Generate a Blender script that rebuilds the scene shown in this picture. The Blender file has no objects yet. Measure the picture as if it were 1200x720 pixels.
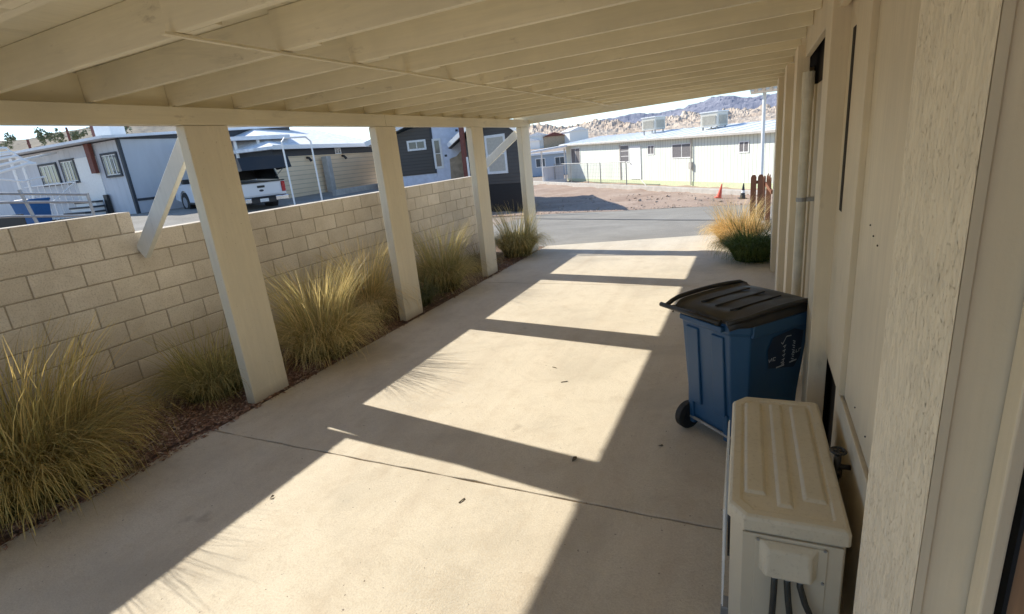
import bpy, bmesh, math, random
from mathutils import Vector, Matrix, noise
random.seed(7)
scn = bpy.context.scene
COL = scn.collection
R = math.radians
EYE = 2.065

# ------------------------------------------------------------------ helpers
class MB:
    def __init__(s): s.v=[]; s.f=[]; s.m=[]; s.mi=0
    def poly(s, pts, mi=None):
        n=len(s.v); s.v += [tuple(p) for p in pts]; s.f.append(tuple(range(n,n+len(pts)))); s.m.append(s.mi if mi is None else mi); return s
    def hexa(s, p, mi=None):
        n=len(s.v); s.v += [tuple(q) for q in p]
        for q in ((0,3,2,1),(4,5,6,7),(0,1,5,4),(1,2,6,5),(2,3,7,6),(3,0,4,7)):
            s.f.append(tuple(n+i for i in q)); s.m.append(s.mi if mi is None else mi)
        return s
    def box(s, x0,x1,y0,y1,z0,z1, mi=None):
        return s.hexa([(x0,y0,z0),(x1,y0,z0),(x1,y1,z0),(x0,y1,z0),(x0,y0,z1),(x1,y0,z1),(x1,y1,z1),(x0,y1,z1)],mi)
    def bar(s, a, b, w, h, up=(0,0,1), mi=None):
        a=Vector(a); b=Vector(b); d=(b-a).normalized(); u=Vector(up)
        sd=d.cross(u)
        if sd.length<1e-4: sd=d.cross(Vector((0,1,0)))
        sd.normalize(); u=sd.cross(d).normalized()
        q=[]
        for c in (a,b):
            for (i,j) in ((-1,-1),(1,-1),(1,1),(-1,1)): q.append(c+sd*(w/2*i)+u*(h/2*j))
        return s.hexa(q,mi)
    def tube(s, pts, r, n=10, caps=True, mi=None):
        pts=[Vector(p) for p in pts]; rs = r if isinstance(r,(list,tuple)) else [r]*len(pts)
        base=len(s.v); pn=None
        for i,p in enumerate(pts):
            d=(pts[min(i+1,len(pts)-1)]-pts[max(i-1,0)]).normalized()
            if pn is None:
                pn=d.cross(Vector((0,0,1)))
                if pn.length<1e-3: pn=Vector((1,0,0))
            pn=(pn-d*pn.dot(d)).normalized(); q=d.cross(pn)
            for k in range(n):
                a=2*math.pi*k/n; s.v.append(tuple(p+pn*(rs[i]*math.cos(a))+q*(rs[i]*math.sin(a))))
        for i in range(len(pts)-1):
            for k in range(n):
                a=base+i*n+k; b=base+i*n+(k+1)%n
                s.f.append((a,b,b+n,a+n)); s.m.append(s.mi if mi is None else mi)
        if caps:
            s.f.append(tuple(base+k for k in range(n))[::-1]); s.m.append(s.mi if mi is None else mi)
            s.f.append(tuple(base+(len(pts)-1)*n+k for k in range(n))); s.m.append(s.mi if mi is None else mi)
        return s
    def prism(s, outline, axis, t0, t1, mi=None):
        # outline: 2d list; axis 'x': (y,z) 'y': (x,z) 'z': (x,y)
        def P(a,b,t): return {'x':(t,a,b),'y':(a,t,b),'z':(a,b,t)}[axis]
        n=len(s.v); k=len(outline)
        s.v += [P(a,b,t0) for a,b in outline]+[P(a,b,t1) for a,b in outline]
        M=s.mi if mi is None else mi
        s.f.append(tuple(range(n,n+k))[::-1]); s.m.append(M)
        s.f.append(tuple(range(n+k,n+2*k))); s.m.append(M)
        for i in range(k):
            j=(i+1)%k; s.f.append((n+i,n+j,n+k+j,n+k+i)); s.m.append(M)
        return s
    def build(s, name, mats, parent=None, bevel=0, smooth=False, loc=None, rot=None, seg=2, fix=True):
        me=bpy.data.meshes.new(name); me.from_pydata(s.v,[],s.f)
        if not isinstance(mats,(list,tuple)): mats=[mats]
        for m in mats: me.materials.append(m)
        for p,m in zip(me.polygons,s.m): p.material_index=m
        if fix:
            bm=bmesh.new(); bm.from_mesh(me); bmesh.ops.recalc_face_normals(bm,faces=bm.faces); bm.to_mesh(me); bm.free()
        if smooth:
            for p in me.polygons: p.use_smooth=True
        me.update()
        o=bpy.data.objects.new(name,me); COL.objects.link(o)
        if parent: o.parent=parent
        if loc: o.location=loc
        if rot: o.rotation_euler=rot
        if bevel:
            md=o.modifiers.new('Bevel','BEVEL'); md.width=bevel; md.segments=seg; md.limit_method='ANGLE'; md.angle_limit=R(35)
        return o

def tag(o,label=None,cat=None,group=None,kind=None):
    if label: o['label']=label
    if cat: o['category']=cat
    if group: o['group']=group
    if kind: o['kind']=kind
    return o
def thing(name,label,cat,loc=(0,0,0),rz=0,group=None,rot=None):
    o=bpy.data.objects.new(name,None); COL.objects.link(o); o.location=loc
    o.rotation_euler=rot if rot else (0,0,rz); o.empty_display_size=.1
    return tag(o,label,cat,group)
def dup(root,loc=None,rz=None,label=None,scale=None):
    r=root.copy(); COL.objects.link(r)
    if loc is not None: r.location=loc
    if rz is not None: r.rotation_euler=(0,0,rz)
    if label: r['label']=label
    if scale: r.scale=scale
    for ch in list(root.children):
        c=ch.copy(); COL.objects.link(c); c.parent=r
        for g in list(ch.children):
            d=g.copy(); COL.objects.link(d); d.parent=c
    return r

# ------------------------------------------------------------------ materials
class NT:
    def __init__(s,name):
        s.mat=bpy.data.materials.new(name); s.mat.use_nodes=True; s.t=s.mat.node_tree; s.b=s.t.nodes['Principled BSDF']; s._tc=None
    def n(s,t,**kw):
        x=s.t.nodes.new(t)
        for k,v in kw.items():
            if k in x.inputs: x.inputs[k].default_value=v
            else: setattr(x,k,v)
        return x
    def l(s,a,b): s.t.links.new(a,b)
    def co(s,scale=(1,1,1),rot=(0,0,0),src='Object'):
        if s._tc is None: s._tc=s.n('ShaderNodeTexCoord')
        m=s.n('ShaderNodeMapping'); m.inputs['Scale'].default_value=scale; m.inputs['Rotation'].default_value=rot
        s.l(s._tc.outputs[src],m.inputs[0]); return m.outputs[0]
    def noise(s,sc,det=4,rough=.55,scale=(1,1,1),dist=0,rot=(0,0,0)):
        x=s.n('ShaderNodeTexNoise'); x.inputs['Scale'].default_value=sc; x.inputs['Detail'].default_value=det
        x.inputs['Roughness'].default_value=rough; x.inputs['Distortion'].default_value=dist
        s.l(s.co(scale,rot),x.inputs['Vector']); return x.outputs['Fac']
    def ramp(s,src,stops):
        r=s.n('ShaderNodeValToRGB'); e=r.color_ramp.elements
        while len(e)<len(stops): e.new(.5)
        for i,(p,c) in enumerate(stops):
            e[i].position=p; e[i].color=(c if len(c)==4 else (*c,1)) if isinstance(c,(tuple,list)) else (c,c,c,1)
        s.l(src,r.inputs[0]); return r.outputs[0]
    def mix(s,f,a,b,mode='MIX'):
        x=s.n('ShaderNodeMix',data_type='RGBA',blend_type=mode)
        for i,v in ((0,f),(6,a),(7,b)):
            if hasattr(v,'default_value'): s.l(v,x.inputs[i])
            elif isinstance(v,(int,float)): x.inputs[i].default_value=v if i==0 else (v,v,v,1)
            else: x.inputs[i].default_value=(*v,1) if len(v)==3 else v
        return x.outputs[2]
    def math(s,op,a,b=0):
        x=s.n('ShaderNodeMath',operation=op)
        for i,v in ((0,a),(1,b)):
            if hasattr(v,'default_value'): s.l(v,x.inputs[i])
            else: x.inputs[i].default_value=v
        return x.outputs[0]
    def bump(s,h,st=.3,dist=.01):
        x=s.n('ShaderNodeBump'); x.inputs['Strength'].default_value=st; x.inputs['Distance'].default_value=dist
        s.l(h,x.inputs['Height']); s.l(x.outputs[0],s.b.inputs['Normal'])
    def col(s,c):
        if hasattr(c,'default_value'): s.l(c,s.b.inputs['Base Color'])
        else: s.b.inputs['Base Color'].default_value=(*c,1)
        return s
    def rough(s,v):
        if hasattr(v,'default_value'): s.l(v,s.b.inputs['Roughness'])
        else: s.b.inputs['Roughness'].default_value=v
        return s

def mul(c,k): return tuple(min(1,x*k) for x in c)
def simple(name,c,rough=.6,metal=0,var=.12,bump=.1,sc=12,scale=(1,1,1)):
    m=NT(name); n=m.noise(sc,5,.6,scale)
    m.col(m.ramp(n,[(.3,mul(c,1-var)),(.7,mul(c,1+var))])); m.rough(rough); m.b.inputs['Metallic'].default_value=metal
    if bump: m.bump(n,bump,.004)
    return m.mat
def paint(name,c,grime=(.25,.19,.12),gr=.35,axis='z',streak=.10,rough=.62,b=.35):
    """weathered paint over timber or board; grain runs along the axis"""
    m=NT(name); sc={'z':(22,22,1.2),'x':(1.2,22,22),'y':(22,1.2,22)}[axis]
    g=m.noise(1.6,6,.65,sc); big=m.noise(1.3,4,.6); fine=m.noise(120,3,.6)
    c1=m.ramp(g,[(.25,mul(c,1-streak)),(.75,mul(c,1+streak*.6))])
    c2=m.mix(m.ramp(big,[(.35,0.0),(.8,1.0)]),c1,mul(c,.80))
    spot=m.noise(7,7,.72,{'z':(1,1,.35),'x':(.35,1,1),'y':(1,.35,1)}[axis])
    c3=m.mix(m.math('MULTIPLY',m.ramp(spot,[(.62,0.0),(.74,1.0)]),gr),c2,grime)
    oi=m.n('ShaderNodeObjectInfo'); c3=m.mix(1.0,c3,m.ramp(oi.outputs['Random'],[(0,.93),(1,1.05)]),'MULTIPLY')
    v=m.n('ShaderNodeTexVoronoi'); v.inputs['Scale'].default_value=1.0
    m.l(m.co({'z':(4,4,1.1),'x':(1.1,4,4),'y':(4,1.1,4)}[axis]),v.inputs['Vector'])
    kn=m.ramp(v.outputs['Distance'],[(.0,.55),(.035,.45),(.05,.0),(.065,.30),(.08,0.0)])
    c3=m.mix(kn,c3,mul(c,.55))
    sm=m.noise(2.2,5,.7,{'z':(2,2,.6),'x':(.5,2,2),'y':(2,.5,2)}[axis],1.0)
    c3=m.mix(m.math('MULTIPLY',m.ramp(sm,[(.60,0.0),(.70,1.0)]),gr*.6),c3,mul(c,.5))
    m.col(c3); m.rough(rough)
    m.bump(m.math('ADD',m.math('MULTIPLY',g,.7),m.math('MULTIPLY',fine,.35)),b,.004)
    return m.mat

M={}
M['joist']=paint('paint_joist',(.88,.81,.62),axis='x',gr=.5,b=.4)
M['beam']=paint('paint_beam',(.86,.785,.59),axis='y',gr=.45,b=.4)
M['deck']=paint('paint_deck',(.86,.80,.62),axis='y',gr=.35)
# rough sawn / stucco like post
m=NT('post_paint'); c=(.83,.755,.59)
g=m.noise(1.5,6,.65,(20,20,1.5)); f=m.noise(160,3,.7); big=m.noise(2,5,.6,(1,1,.4))
cc=m.mix(m.ramp(big,[(.35,0.0),(.75,1.0)]),m.ramp(g,[(.3,mul(c,.93)),(.7,mul(c,1.04))]),mul(c,.84))
cc=m.mix(m.ramp(m.noise(60,2,.5),[(.70,0.0),(.76,.5)]),cc,(.34,.24,.14))
geo=m.n('ShaderNodeTexCoord'); sp=m.n('ShaderNodeSeparateXYZ'); m.l(geo.outputs['Object'],sp.inputs[0])
low=m.ramp(sp.outputs[2],[(0.0,.55),(.12,0.0)])
m.col(m.mix(low,cc,(.30,.22,.14))); m.rough(.75)
cr=m.noise(34,6,.65,(1,1,.6)); m.bump(m.math('ADD',m.math('ADD',f,m.math('MULTIPLY',g,.5)),m.math('MULTIPLY',cr,1.5)),.6,.005); M['post']=m.mat
M['rpost']=paint('paint_wallpost',(.80,.69,.51),axis='z',gr=.4,b=.35)
M['panel']=paint('paint_panel',(.80,.70,.53),axis='z',gr=.15,streak=.13,b=.15)
M['brace']=paint('paint_brace',(.74,.72,.66),axis='z',gr=.25)
M['shade']=paint('paint_recess_shade',(.50,.42,.29),axis='z',gr=.6,b=.3)  # darker siding colour, with the shade between the posts painted in
M['pipe']=simple('pipe_white',(.62,.58,.48),.45)
M['dark_gap']=simple('dark_gap',(.018,.013,.01),.9)
M['brown']=simple('brown_door',(.22,.125,.07),.55,var=.3,sc=3,scale=(6,6,1))
# OSB with paint
m=NT('osb_paint'); c=(.86,.765,.60)
def strand(rot,sc,seedscale):
    v=m.n('ShaderNodeTexVoronoi'); v.inputs['Scale'].default_value=sc; v.inputs['Randomness'].default_value=1
    m.l(m.co(seedscale,rot),v.inputs['Vector']); return v
va=strand((R(10),0,0),22,(1,2.6,.8)); vb=strand((R(-28),0,0),24,(1,2.4,.9)); vc=strand((R(55),0,0),20,(1,2.4,.9))
sel=m.ramp(m.noise(9,3,.6),[(.42,0.0),(.5,1.0)])
h1=m.mix(sel,va.outputs['Distance'],vb.outputs['Distance']); h=m.mix(m.ramp(m.noise(6,3,.5,(1.3,1.3,1.3)),[(.52,0.0),(.58,1.0)]),h1,vc.outputs['Distance'])
col=m.mix(.35,va.outputs['Color'],vb.outputs['Color']); bw=m.n('ShaderNodeRGBToBW'); m.l(col,bw.inputs[0])
base=m.ramp(bw.outputs[0],[(.25,mul(c,.90)),(.7,mul(c,1.04))])
crack=m.noise(150,5,.66,(1,1.1,.42),.9)
patch=m.ramp(m.noise(3.5,4,.6),[(.35,0.10),(.7,1.0)])
cr=m.math('MULTIPLY',m.ramp(crack,[(.59,0.0),(.70,1.0)]),patch)
m.col(m.mix(m.math('MULTIPLY',cr,.65),base,(.40,.29,.17))); m.rough(.7)
hh=m.math('SUBTRACT',m.math('ADD',m.math('MULTIPLY',h,.8),m.math('MULTIPLY',bw.outputs[0],.5)),m.math('MULTIPLY',cr,1.2))
m.bump(hh,.9,.006); M['osb']=m.mat
# concrete
m=NT('concrete'); c=(.66,.585,.465)
a=m.noise(.9,7,.62,dist=.6); b2=m.noise(4.5,7,.7,dist=.4); f=m.noise(90,4,.65); sp=m.noise(260,2,.5)
cc=m.ramp(a,[(.28,mul(c,.76)),(.5,c),(.75,mul(c,1.10))])
cc=m.mix(m.ramp(b2,[(.52,0.0),(.78,.5)]),cc,mul((.47,.37,.26),1))
cc=m.mix(m.ramp(m.noise(2.1,6,.75,dist=1.5),[(.60,0.0),(.70,.28)]),cc,(.40,.31,.22))
cc=m.mix(m.ramp(f,[(.35,.38),(.6,0.0)]),cc,(.42,.34,.25))
cc=m.mix(m.ramp(m.noise(1.6,8,.8,(1,1,1),2.2),[(.485,0.0),(.5,.22),(.515,0.0)]),cc,(.30,.23,.16))
cc=m.mix(m.ramp(m.noise(38,2,.4),[(.735,0.0),(.76,.75)]),cc,(.13,.10,.08))
cc=m.mix(m.ramp(sp,[(.68,0.0),(.74,.5)]),cc,(.22,.17,.12))
cc=m.mix(m.ramp(m.noise(2.6,3,.5,(1,1,1)),[(.70,0.0),(.76,.42)]),cc,(.27,.21,.15))
cc=m.mix(m.ramp(m.noise(11,5,.7,(1,1,1),.5),[(.64,0.0),(.72,.30)]),cc,(.34,.27,.19))
# faint dark tyre / drip stain bands along the drive
w=m.noise(1.1,5,.6,(2.2,.12,1)); cc=m.mix(m.ramp(w,[(.5,0.0),(.75,.35)]),cc,(.42,.33,.24))
m.col(cc); m.rough(m.ramp(b2,[(.3,.75),(.7,.92)]))
m.bump(m.math('ADD',m.math('MULTIPLY',f,.6),m.math('ADD',m.math('MULTIPLY',b2,1.4),m.math('MULTIPLY',sp,.3))),.42,.008); M['concrete']=m.mat
# asphalt
m=NT('asphalt'); f=m.noise(140,3,.7); a=m.noise(.6,6,.65,dist=.5)
cc=m.ramp(a,[(.3,(.28,.255,.215)),(.7,(.42,.385,.33))]); cc=m.mix(m.ramp(f,[(.35,.5),(.65,0.0)]),cc,(.07,.065,.06))
m.col(m.mix(m.ramp(m.noise(3,7,.75,dist=1.2),[(.55,0.0),(.7,.4)]),cc,(.42,.37,.30))); m.rough(.95); m.bump(f,.6,.012); M['asphalt']=m.mat
M['tar']=simple('tar_seal',(.02,.02,.02),.6)
# dirt
def dirt(name,c1,c2,c3,sc=1.0):
    m=NT(name); a=m.noise(.5*sc,8,.7,dist=.5); f=m.noise(14*sc,6,.7); g=m.noise(70,3,.6)
    cc=m.ramp(a,[(.3,c1),(.55,c2),(.75,c3)]); cc=m.mix(m.ramp(f,[(.45,0.0),(.7,.6)]),cc,mul(c1,.75))
    m.col(m.mix(m.ramp(g,[(.3,.45),(.55,0.0)]),cc,mul(c1,.6))); m.rough(.95)
    m.bump(m.math('ADD',f,m.math('MULTIPLY',g,.4)),.6,.03); return m.mat
M['ground']=dirt('desert_ground',(.30,.24,.19),(.40,.32,.25),(.46,.38,.30))
M['dirt']=dirt('dirt_lot',(.34,.23,.17),(.46,.34,.26),(.56,.45,.36))
M['soil']=dirt('bed_soil',(.18,.11,.07),(.25,.16,.11),(.33,.23,.16),3)
# chips
m=NT('mulch_chips'); gi=m.n('ShaderNodeNewGeometry')
m.col(m.ramp(gi.outputs['Random Per Island'],[(0,(.15,.08,.05)),(.45,(.28,.155,.10)),(.8,(.36,.22,.15)),(1,(.50,.38,.28))])); m.rough(.85); M['chips']=m.mat
# cmu blocks
m=NT('block'); gi=m.n('ShaderNodeNewGeometry'); f=m.noise(75,4,.7); a=m.noise(3,6,.65)
cc=m.ramp(gi.outputs['Random Per Island'],[(0,(.57,.505,.42)),(.5,(.64,.57,.475)),(1,(.70,.625,.53))])
cc=m.mix(m.ramp(a,[(.4,0.0),(.7,.55)]),cc,(.44,.37,.285)); cc=m.mix(m.ramp(f,[(.3,.5),(.5,0.0)]),cc,(.24,.185,.13))
eff=m.noise(1.2,5,.6,(1,1,2.4)); cc=m.mix(m.ramp(eff,[(.62,0.0),(.74,.45)]),cc,(.62,.55,.46))
m.col(cc); m.rough(.93); m.bump(m.math('ADD',f,m.math('MULTIPLY',a,.6)),.6,.006); M['block']=m.mat
M['mortar']=simple('mortar',(.36,.31,.245),.95,bump=.5,sc=60)
# grass (vertex colour)
m=NT('grass_blade'); at=m.n('ShaderNodeVertexColor'); at.layer_name='col'; m.col(at.outputs[0]); m.rough(.55)
m.b.inputs['Specular IOR Level'].default_value=.3
tr=m.n('ShaderNodeBsdfTranslucent'); m.l(at.outputs[0],tr.inputs[0]); mx=m.n('ShaderNodeMixShader'); mx.inputs[0].default_value=.35
m.l(m.b.outputs[0],mx.inputs[1]); m.l(tr.outputs[0],mx.inputs[2]); m.l(mx.outputs[0],m.t.nodes['Material Output'].inputs[0]); M['grass']=m.mat
# bin
m=NT('bin_blue'); f=m.noise(200,2,.5); s_=m.noise(5,6,.7,(1,1,.3))
m.col(m.mix(m.ramp(s_,[(.5,0.0),(.72,.35)]),(.018,.080,.175),(.07,.12,.17))); m.rough(m.ramp(s_,[(.3,.38),(.7,.58)])); m.bump(f,.12,.002); M['binblue']=m.mat
m=NT('bin_lid'); s_=m.noise(3.5,6,.7); m.col(m.mix(m.ramp(s_,[(.45,0.0),(.7,.55)]),(.012,.012,.013),(.065,.055,.045))); m.rough(m.ramp(s_,[(.3,.30),(.7,.6)])); M['lid']=m.mat
M['rubber']=simple('rubber',(.018,.018,.018),.7)
M['mark']=simple('white_mark',(.46,.49,.52),.6,bump=0)
M['stickerdark']=simple('sticker_dark',(.006,.022,.055),.55,bump=0)
m=NT('ac_case'); s_=m.noise(3,6,.65); f=m.noise(60,4,.7)
m.col(m.mix(m.ramp(f,[(.55,0.0),(.75,.45)]),m.ramp(s_,[(.3,(.55,.49,.375)),(.7,(.65,.585,.455))]),(.33,.26,.17))); m.rough(.5); m.bump(f,.08,.002); M['ac']=m.mat
m=NT('ac_side'); s_=m.noise(3,6,.65,(1,1,.3)); m.col(m.ramp(s_,[(.3,(.55,.485,.37)),(.7,(.63,.56,.43))])); m.rough(.45); M['acside']=m.mat
M['wire']=simple('wire_black',(.02,.02,.02),.5)
M['metal']=simple('galvanised',(.33,.33,.33),.45,.5,var=.15)
M['brass']=simple('valve_metal',(.055,.05,.045),.45,.7)
M['greyhose']=simple('cable_grey',(.030,.032,.030),.5)
# far
def siding(name,c,period,axis='x',depth=.5,dark=.6,rough=.6,coord='h'):
    m=NT(name); tc=m.n('ShaderNodeTexCoord'); sp=m.n('ShaderNodeSeparateXYZ'); m.l(tc.outputs['Object'],sp.inputs[0])
    src=sp.outputs[0] if axis=='x' else sp.outputs[2]
    fr=m.math('FRACT',m.math('DIVIDE',src,period))
    ln=m.ramp(fr,[(0,1.0),(.10,0.0),(.9,0.0),(1,1.0)])
    n=m.noise(1.5,5,.6,(1,1,.25) if axis=='x' else (.4,.4,1))
    m.col(m.mix(m.math('MULTIPLY',ln,dark),m.ramp(n,[(.3,mul(c,.9)),(.7,mul(c,1.05))]),mul(c,.45))); m.rough(rough)
    m.bump(m.math('SUBTRACT',0,ln),depth,.02); return m.mat
M['wbside']=siding('ribbed_white',(.74,.78,.70),.24,'x',dark=.9)
M['wbbase']=simple('pale_green_skirt',(.56,.62,.40),.7)
M['lap']=siding('tan_lap_siding',(.88,.68,.45),.20,'z',dark=.75)
M['darklap']=siding('dark_lap_siding',(.090,.080,.070),.15,'z',dark=.5)
M['greypanel']=siding('grey_panel',(.58,.60,.64),.40,'x',dark=.12)
M['whitetrim']=simple('white_trim',(.80,.80,.78),.5,var=.05)
M['darktrim']=simple('dark_trim',(.045,.05,.06),.6)
M['roofwhite']=simple('white_roof',(.74,.76,.79),.5,var=.12,sc=2)
M['roofgrey']=simple('pale_shingle',(.80,.80,.80),.85,var=.25,sc=5)
m=NT('window_glass'); m.col((.10,.115,.125)); m.rough(.06); m.b.inputs['Specular IOR Level'].default_value=.7; M['glass']=m.mat
M['screen']=simple('window_screen',(.16,.15,.155),.5,var=.2)
M['blind']=simple('window_blind',(.52,.48,.40),.6)
M['wrap']=simple('house_wrap',(.66,.70,.80),.6,var=.12,sc=4)
M['stone']=simple('stone_render',(.42,.33,.23),.9,var=.3,sc=4,bump=.6)
M['redsteel']=simple('red_steel',(.16,.045,.03),.6,var=.3)
M['wood']=simple('picket_wood',(.23,.09,.04),.75,var=.3,sc=4,scale=(5,5,.6),bump=.4)
M['white']=simple('white_metal',(.80,.80,.79),.4,var=.04)
M['cooler']=simple('cooler_beige',(.66,.63,.55),.55,var=.08)
M['black']=simple('black_plastic',(.015,.015,.016),.45)
m=NT('truck_white'); m.col((.74,.76,.80)); m.rough(.28); m.b.inputs['Coat Weight'].default_value=.5; M['tw']=m.mat
m=NT('topper_black'); m.col((.012,.013,.016)); m.rough(.4); m.b.inputs['Coat Weight'].default_value=.1; M['topper']=m.mat
m=NT('tail_light'); m.col((.42,.01,.02)); m.rough(.2); M['red']=m.mat
M['chrome']=simple('chrome',(.6,.6,.62),.25,.9,var=.05,bump=0)
M['orange']=simple('cone_orange',(.70,.10,.05),.5)
M['conewhite']=simple('cone_band',(.75,.75,.72),.5)
M['binfar']=simple('bin_far_blue',(.015,.10,.27),.5)
M['concwall']=simple('far_concrete',(.47,.44,.40),.9,var=.15,sc=5)
M['leaf']=simple('dry_leaf',(.12,.09,.05),.8)
M['rock']=simple('rock',(.42,.33,.26),.95,var=.3,sc=3)
# hills
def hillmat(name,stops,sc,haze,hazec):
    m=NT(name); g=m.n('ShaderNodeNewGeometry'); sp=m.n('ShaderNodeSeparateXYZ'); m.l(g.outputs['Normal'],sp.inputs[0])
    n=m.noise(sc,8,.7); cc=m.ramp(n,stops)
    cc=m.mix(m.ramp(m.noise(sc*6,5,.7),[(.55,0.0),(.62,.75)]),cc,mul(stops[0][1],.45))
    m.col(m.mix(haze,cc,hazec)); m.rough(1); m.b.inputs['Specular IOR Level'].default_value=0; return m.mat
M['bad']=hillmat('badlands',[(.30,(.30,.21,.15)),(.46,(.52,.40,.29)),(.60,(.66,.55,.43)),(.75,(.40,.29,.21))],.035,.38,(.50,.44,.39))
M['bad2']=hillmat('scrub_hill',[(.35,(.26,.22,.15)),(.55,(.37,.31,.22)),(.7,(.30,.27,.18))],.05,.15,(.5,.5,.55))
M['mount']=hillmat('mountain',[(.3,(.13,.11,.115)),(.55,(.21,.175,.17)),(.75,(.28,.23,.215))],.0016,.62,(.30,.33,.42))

# ------------------------------------------------------------------ terrain
def ss(t): t=max(0,min(1,t)); return t*t*(3-2*t)
def terr(x,y):
    Rh=-.6*ss((y-9.0)/18.0)
    if y<11: Rh*=1
    Lh=.48+.70*ss((-x-7)/15.0)
    # signed distance to boundary line from (-5.6,9.9) to (-12.5,19), then up
    if y<9.9: w=ss((-5.62-x)/.05)
    else:
        bx=-5.6-(y-9.9)*.76 if y<21 else -14.0-(y-21)*.9
        w=ss((bx-x)/2.2+.0)
    return Rh*(1-w)+Lh*w
def ground_mesh():
    def axis(a,b,step,far,extra=()):
        out=[]; v=a
        while v<=b+1e-6: out.append(round(v,4)); v+=step
        s=step*1.5; v=a
        while v>-far: v-=s; s*=1.35; out.insert(0,v)
        s=step*1.5; v=out[-1]
        while v<far: v+=s; s*=1.35; out.append(v)
        return sorted(set(out+list(extra)))
    xs=axis(-40,12,1.0,14000,(-5.61,-5.68)); ys=axis(-6,60,1.0,14000)
    mb=MB()
    for y in ys:
        for x in xs:
            z=terr(x,y)-.03
            if abs(x)>60 or y>80: z=min(z,1.2)
            mb.v.append((x,y,z))
    nx=len(xs)
    for j in range(len(ys)-1):
        for i in range(nx-1):
            a=j*nx+i; mb.f.append((a,a+1,a+nx+1,a+nx)); mb.m.append(0)
    return mb
tag(ground_mesh().build('ground',M['ground'],fix=False),kind='structure')

def drape(name,polyfn,mat,x0,x1,y0,y1,st,dz,bumpf=None):
    """grid sheet following terrain; polyfn(x,y)->(x,y) warps the grid"""
    mb=MB(); nx=int((x1-x0)/st)+1; ny=int((y1-y0)/st)+1
    for j in range(ny+1):
        for i in range(nx+1):
            u=i/nx; v=j/ny; x,y=polyfn(u,v)
            z=terr(x,y)+dz+(bumpf(x,y) if bumpf else 0); mb.v.append((x,y,z))
    for j in range(ny):
        for i in range(nx):
            a=j*(nx+1)+i; mb.f.append((a,a+1,a+nx+2,a+nx+1)); mb.m.append(0)
    return tag(mb.build(name,mat,fix=False,smooth=True),kind='structure')
# street: from the driveway apron to the far side
def near_edge(x): return 12.05+.28*(x+.0) if x>-5 else 10.65+.28*(x+5)*.2
def street_fn(u,v):
    x=-5.5+u*45.5
    x=-8+u*48
    yn=12.05+.28*min(x,2); yn=max(yn,9.95+(-5.6-x)*.0) if x>-5.6 else 10.1+(-5.6-x)*1.25
    yf=20.0+.03*x
    return (x,yn+(yf-yn)*v)
drape('street',street_fn,M['asphalt'],-8,40,10,20,.6,-.012)
def lot_fn(u,v):
    x=-16+u*56; y0=19.95+.03*x+ (.12*math.sin(x*1.7)+.08*math.sin(x*4.1)); return (x,y0+v*(42-y0))
def lot_b(x,y):
    e=ss((y-20.3)/1.2)
    return e*(.10*noise.noise(Vector((x*.55,y*.55,0)))+.07*noise.noise(Vector((x*1.7,y*1.7,3)))+.05)
drape('dirt_lot',lot_fn,M['dirt'],-16,40,20,42,.45,-.006,lot_b)
# tar line in street
mb=MB(); pts=[(-8.4,18.2),(-6,17.1),(-4,16.2),(-2,15.3),(-.6,14.8),(.8,14.3)]
for (a,b) in zip(pts,pts[1:]):
    n=8
    for k in range(n):
        p=[a[0]+(b[0]-a[0])*k/n,a[1]+(b[1]-a[1])*k/n]; q=[a[0]+(b[0]-a[0])*(k+1)/n,a[1]+(b[1]-a[1])*(k+1)/n]
        w=.05
        mb.poly([(p[0],p[1]-w,terr(*p)-.003),(q[0],q[1]-w,terr(*q)-.003),(q[0],q[1]+w,terr(*q)-.003),(p[0],p[1]+w,terr(*p)-.003)])
tag(mb.build('road_seam',M['tar'],fix=False),kind='structure')
# neighbour's asphalt yard behind the wall
def yard_fn(u,v): return (-24+u*17.5, 9.0+v*12.5 if u<.5 else 9.0+v*(12.5-(u-.5)*18))
drape('neighbour_drive',yard_fn,M['asphalt'],-24,-7,9,21,.6,-.012)

# driveway slabs
def slab(mb,pts,z=0.0,t=.12):
    n=len(pts); mb.prism(pts,'z',z-t,z)
mb=MB()
je=lambda x,y0: y0+.0*x
def rag(x0,y0,x1,y1,n,amp,seed):
    out=[]
    for i in range(n+1):
        t=i/n; k=amp*noise.noise(Vector((seed,t*n*.35,0)))*(1 if 0<i<n else 0)
        dx,dy=x1-x0,y1-y0; L=math.hypot(dx,dy); out.append((x0+dx*t-dy/L*k,y0+dy*t+dx/L*k))
    return out
JY=2.56; g=.006
L1=rag(-4.29,JY-g,-4.29,-3,22,.035,1.0)
mb_pts=[(.50,-3)]+rag(.50,JY-g,-4.29,JY-g,60,.010,8.0)[:-1]+L1
slab(mb,mb_pts)
J2=rag(.50,JY+g,-4.25,JY+g,60,.012,4.0)
slab(mb,[(-4.25,7.66),(-1.9,7.60),(.50,7.55)]+J2)
slab(mb,[(.50,7.56),(.50,10.0),(.50,12.15),(-.9,11.80),(-2.5,11.36),(-4.25,10.88),(-4.25,7.67),(-1.9,7.61)])
dr=mb.build('driveway',M['concrete'],bevel=.006); tag(dr,kind='structure')
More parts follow.
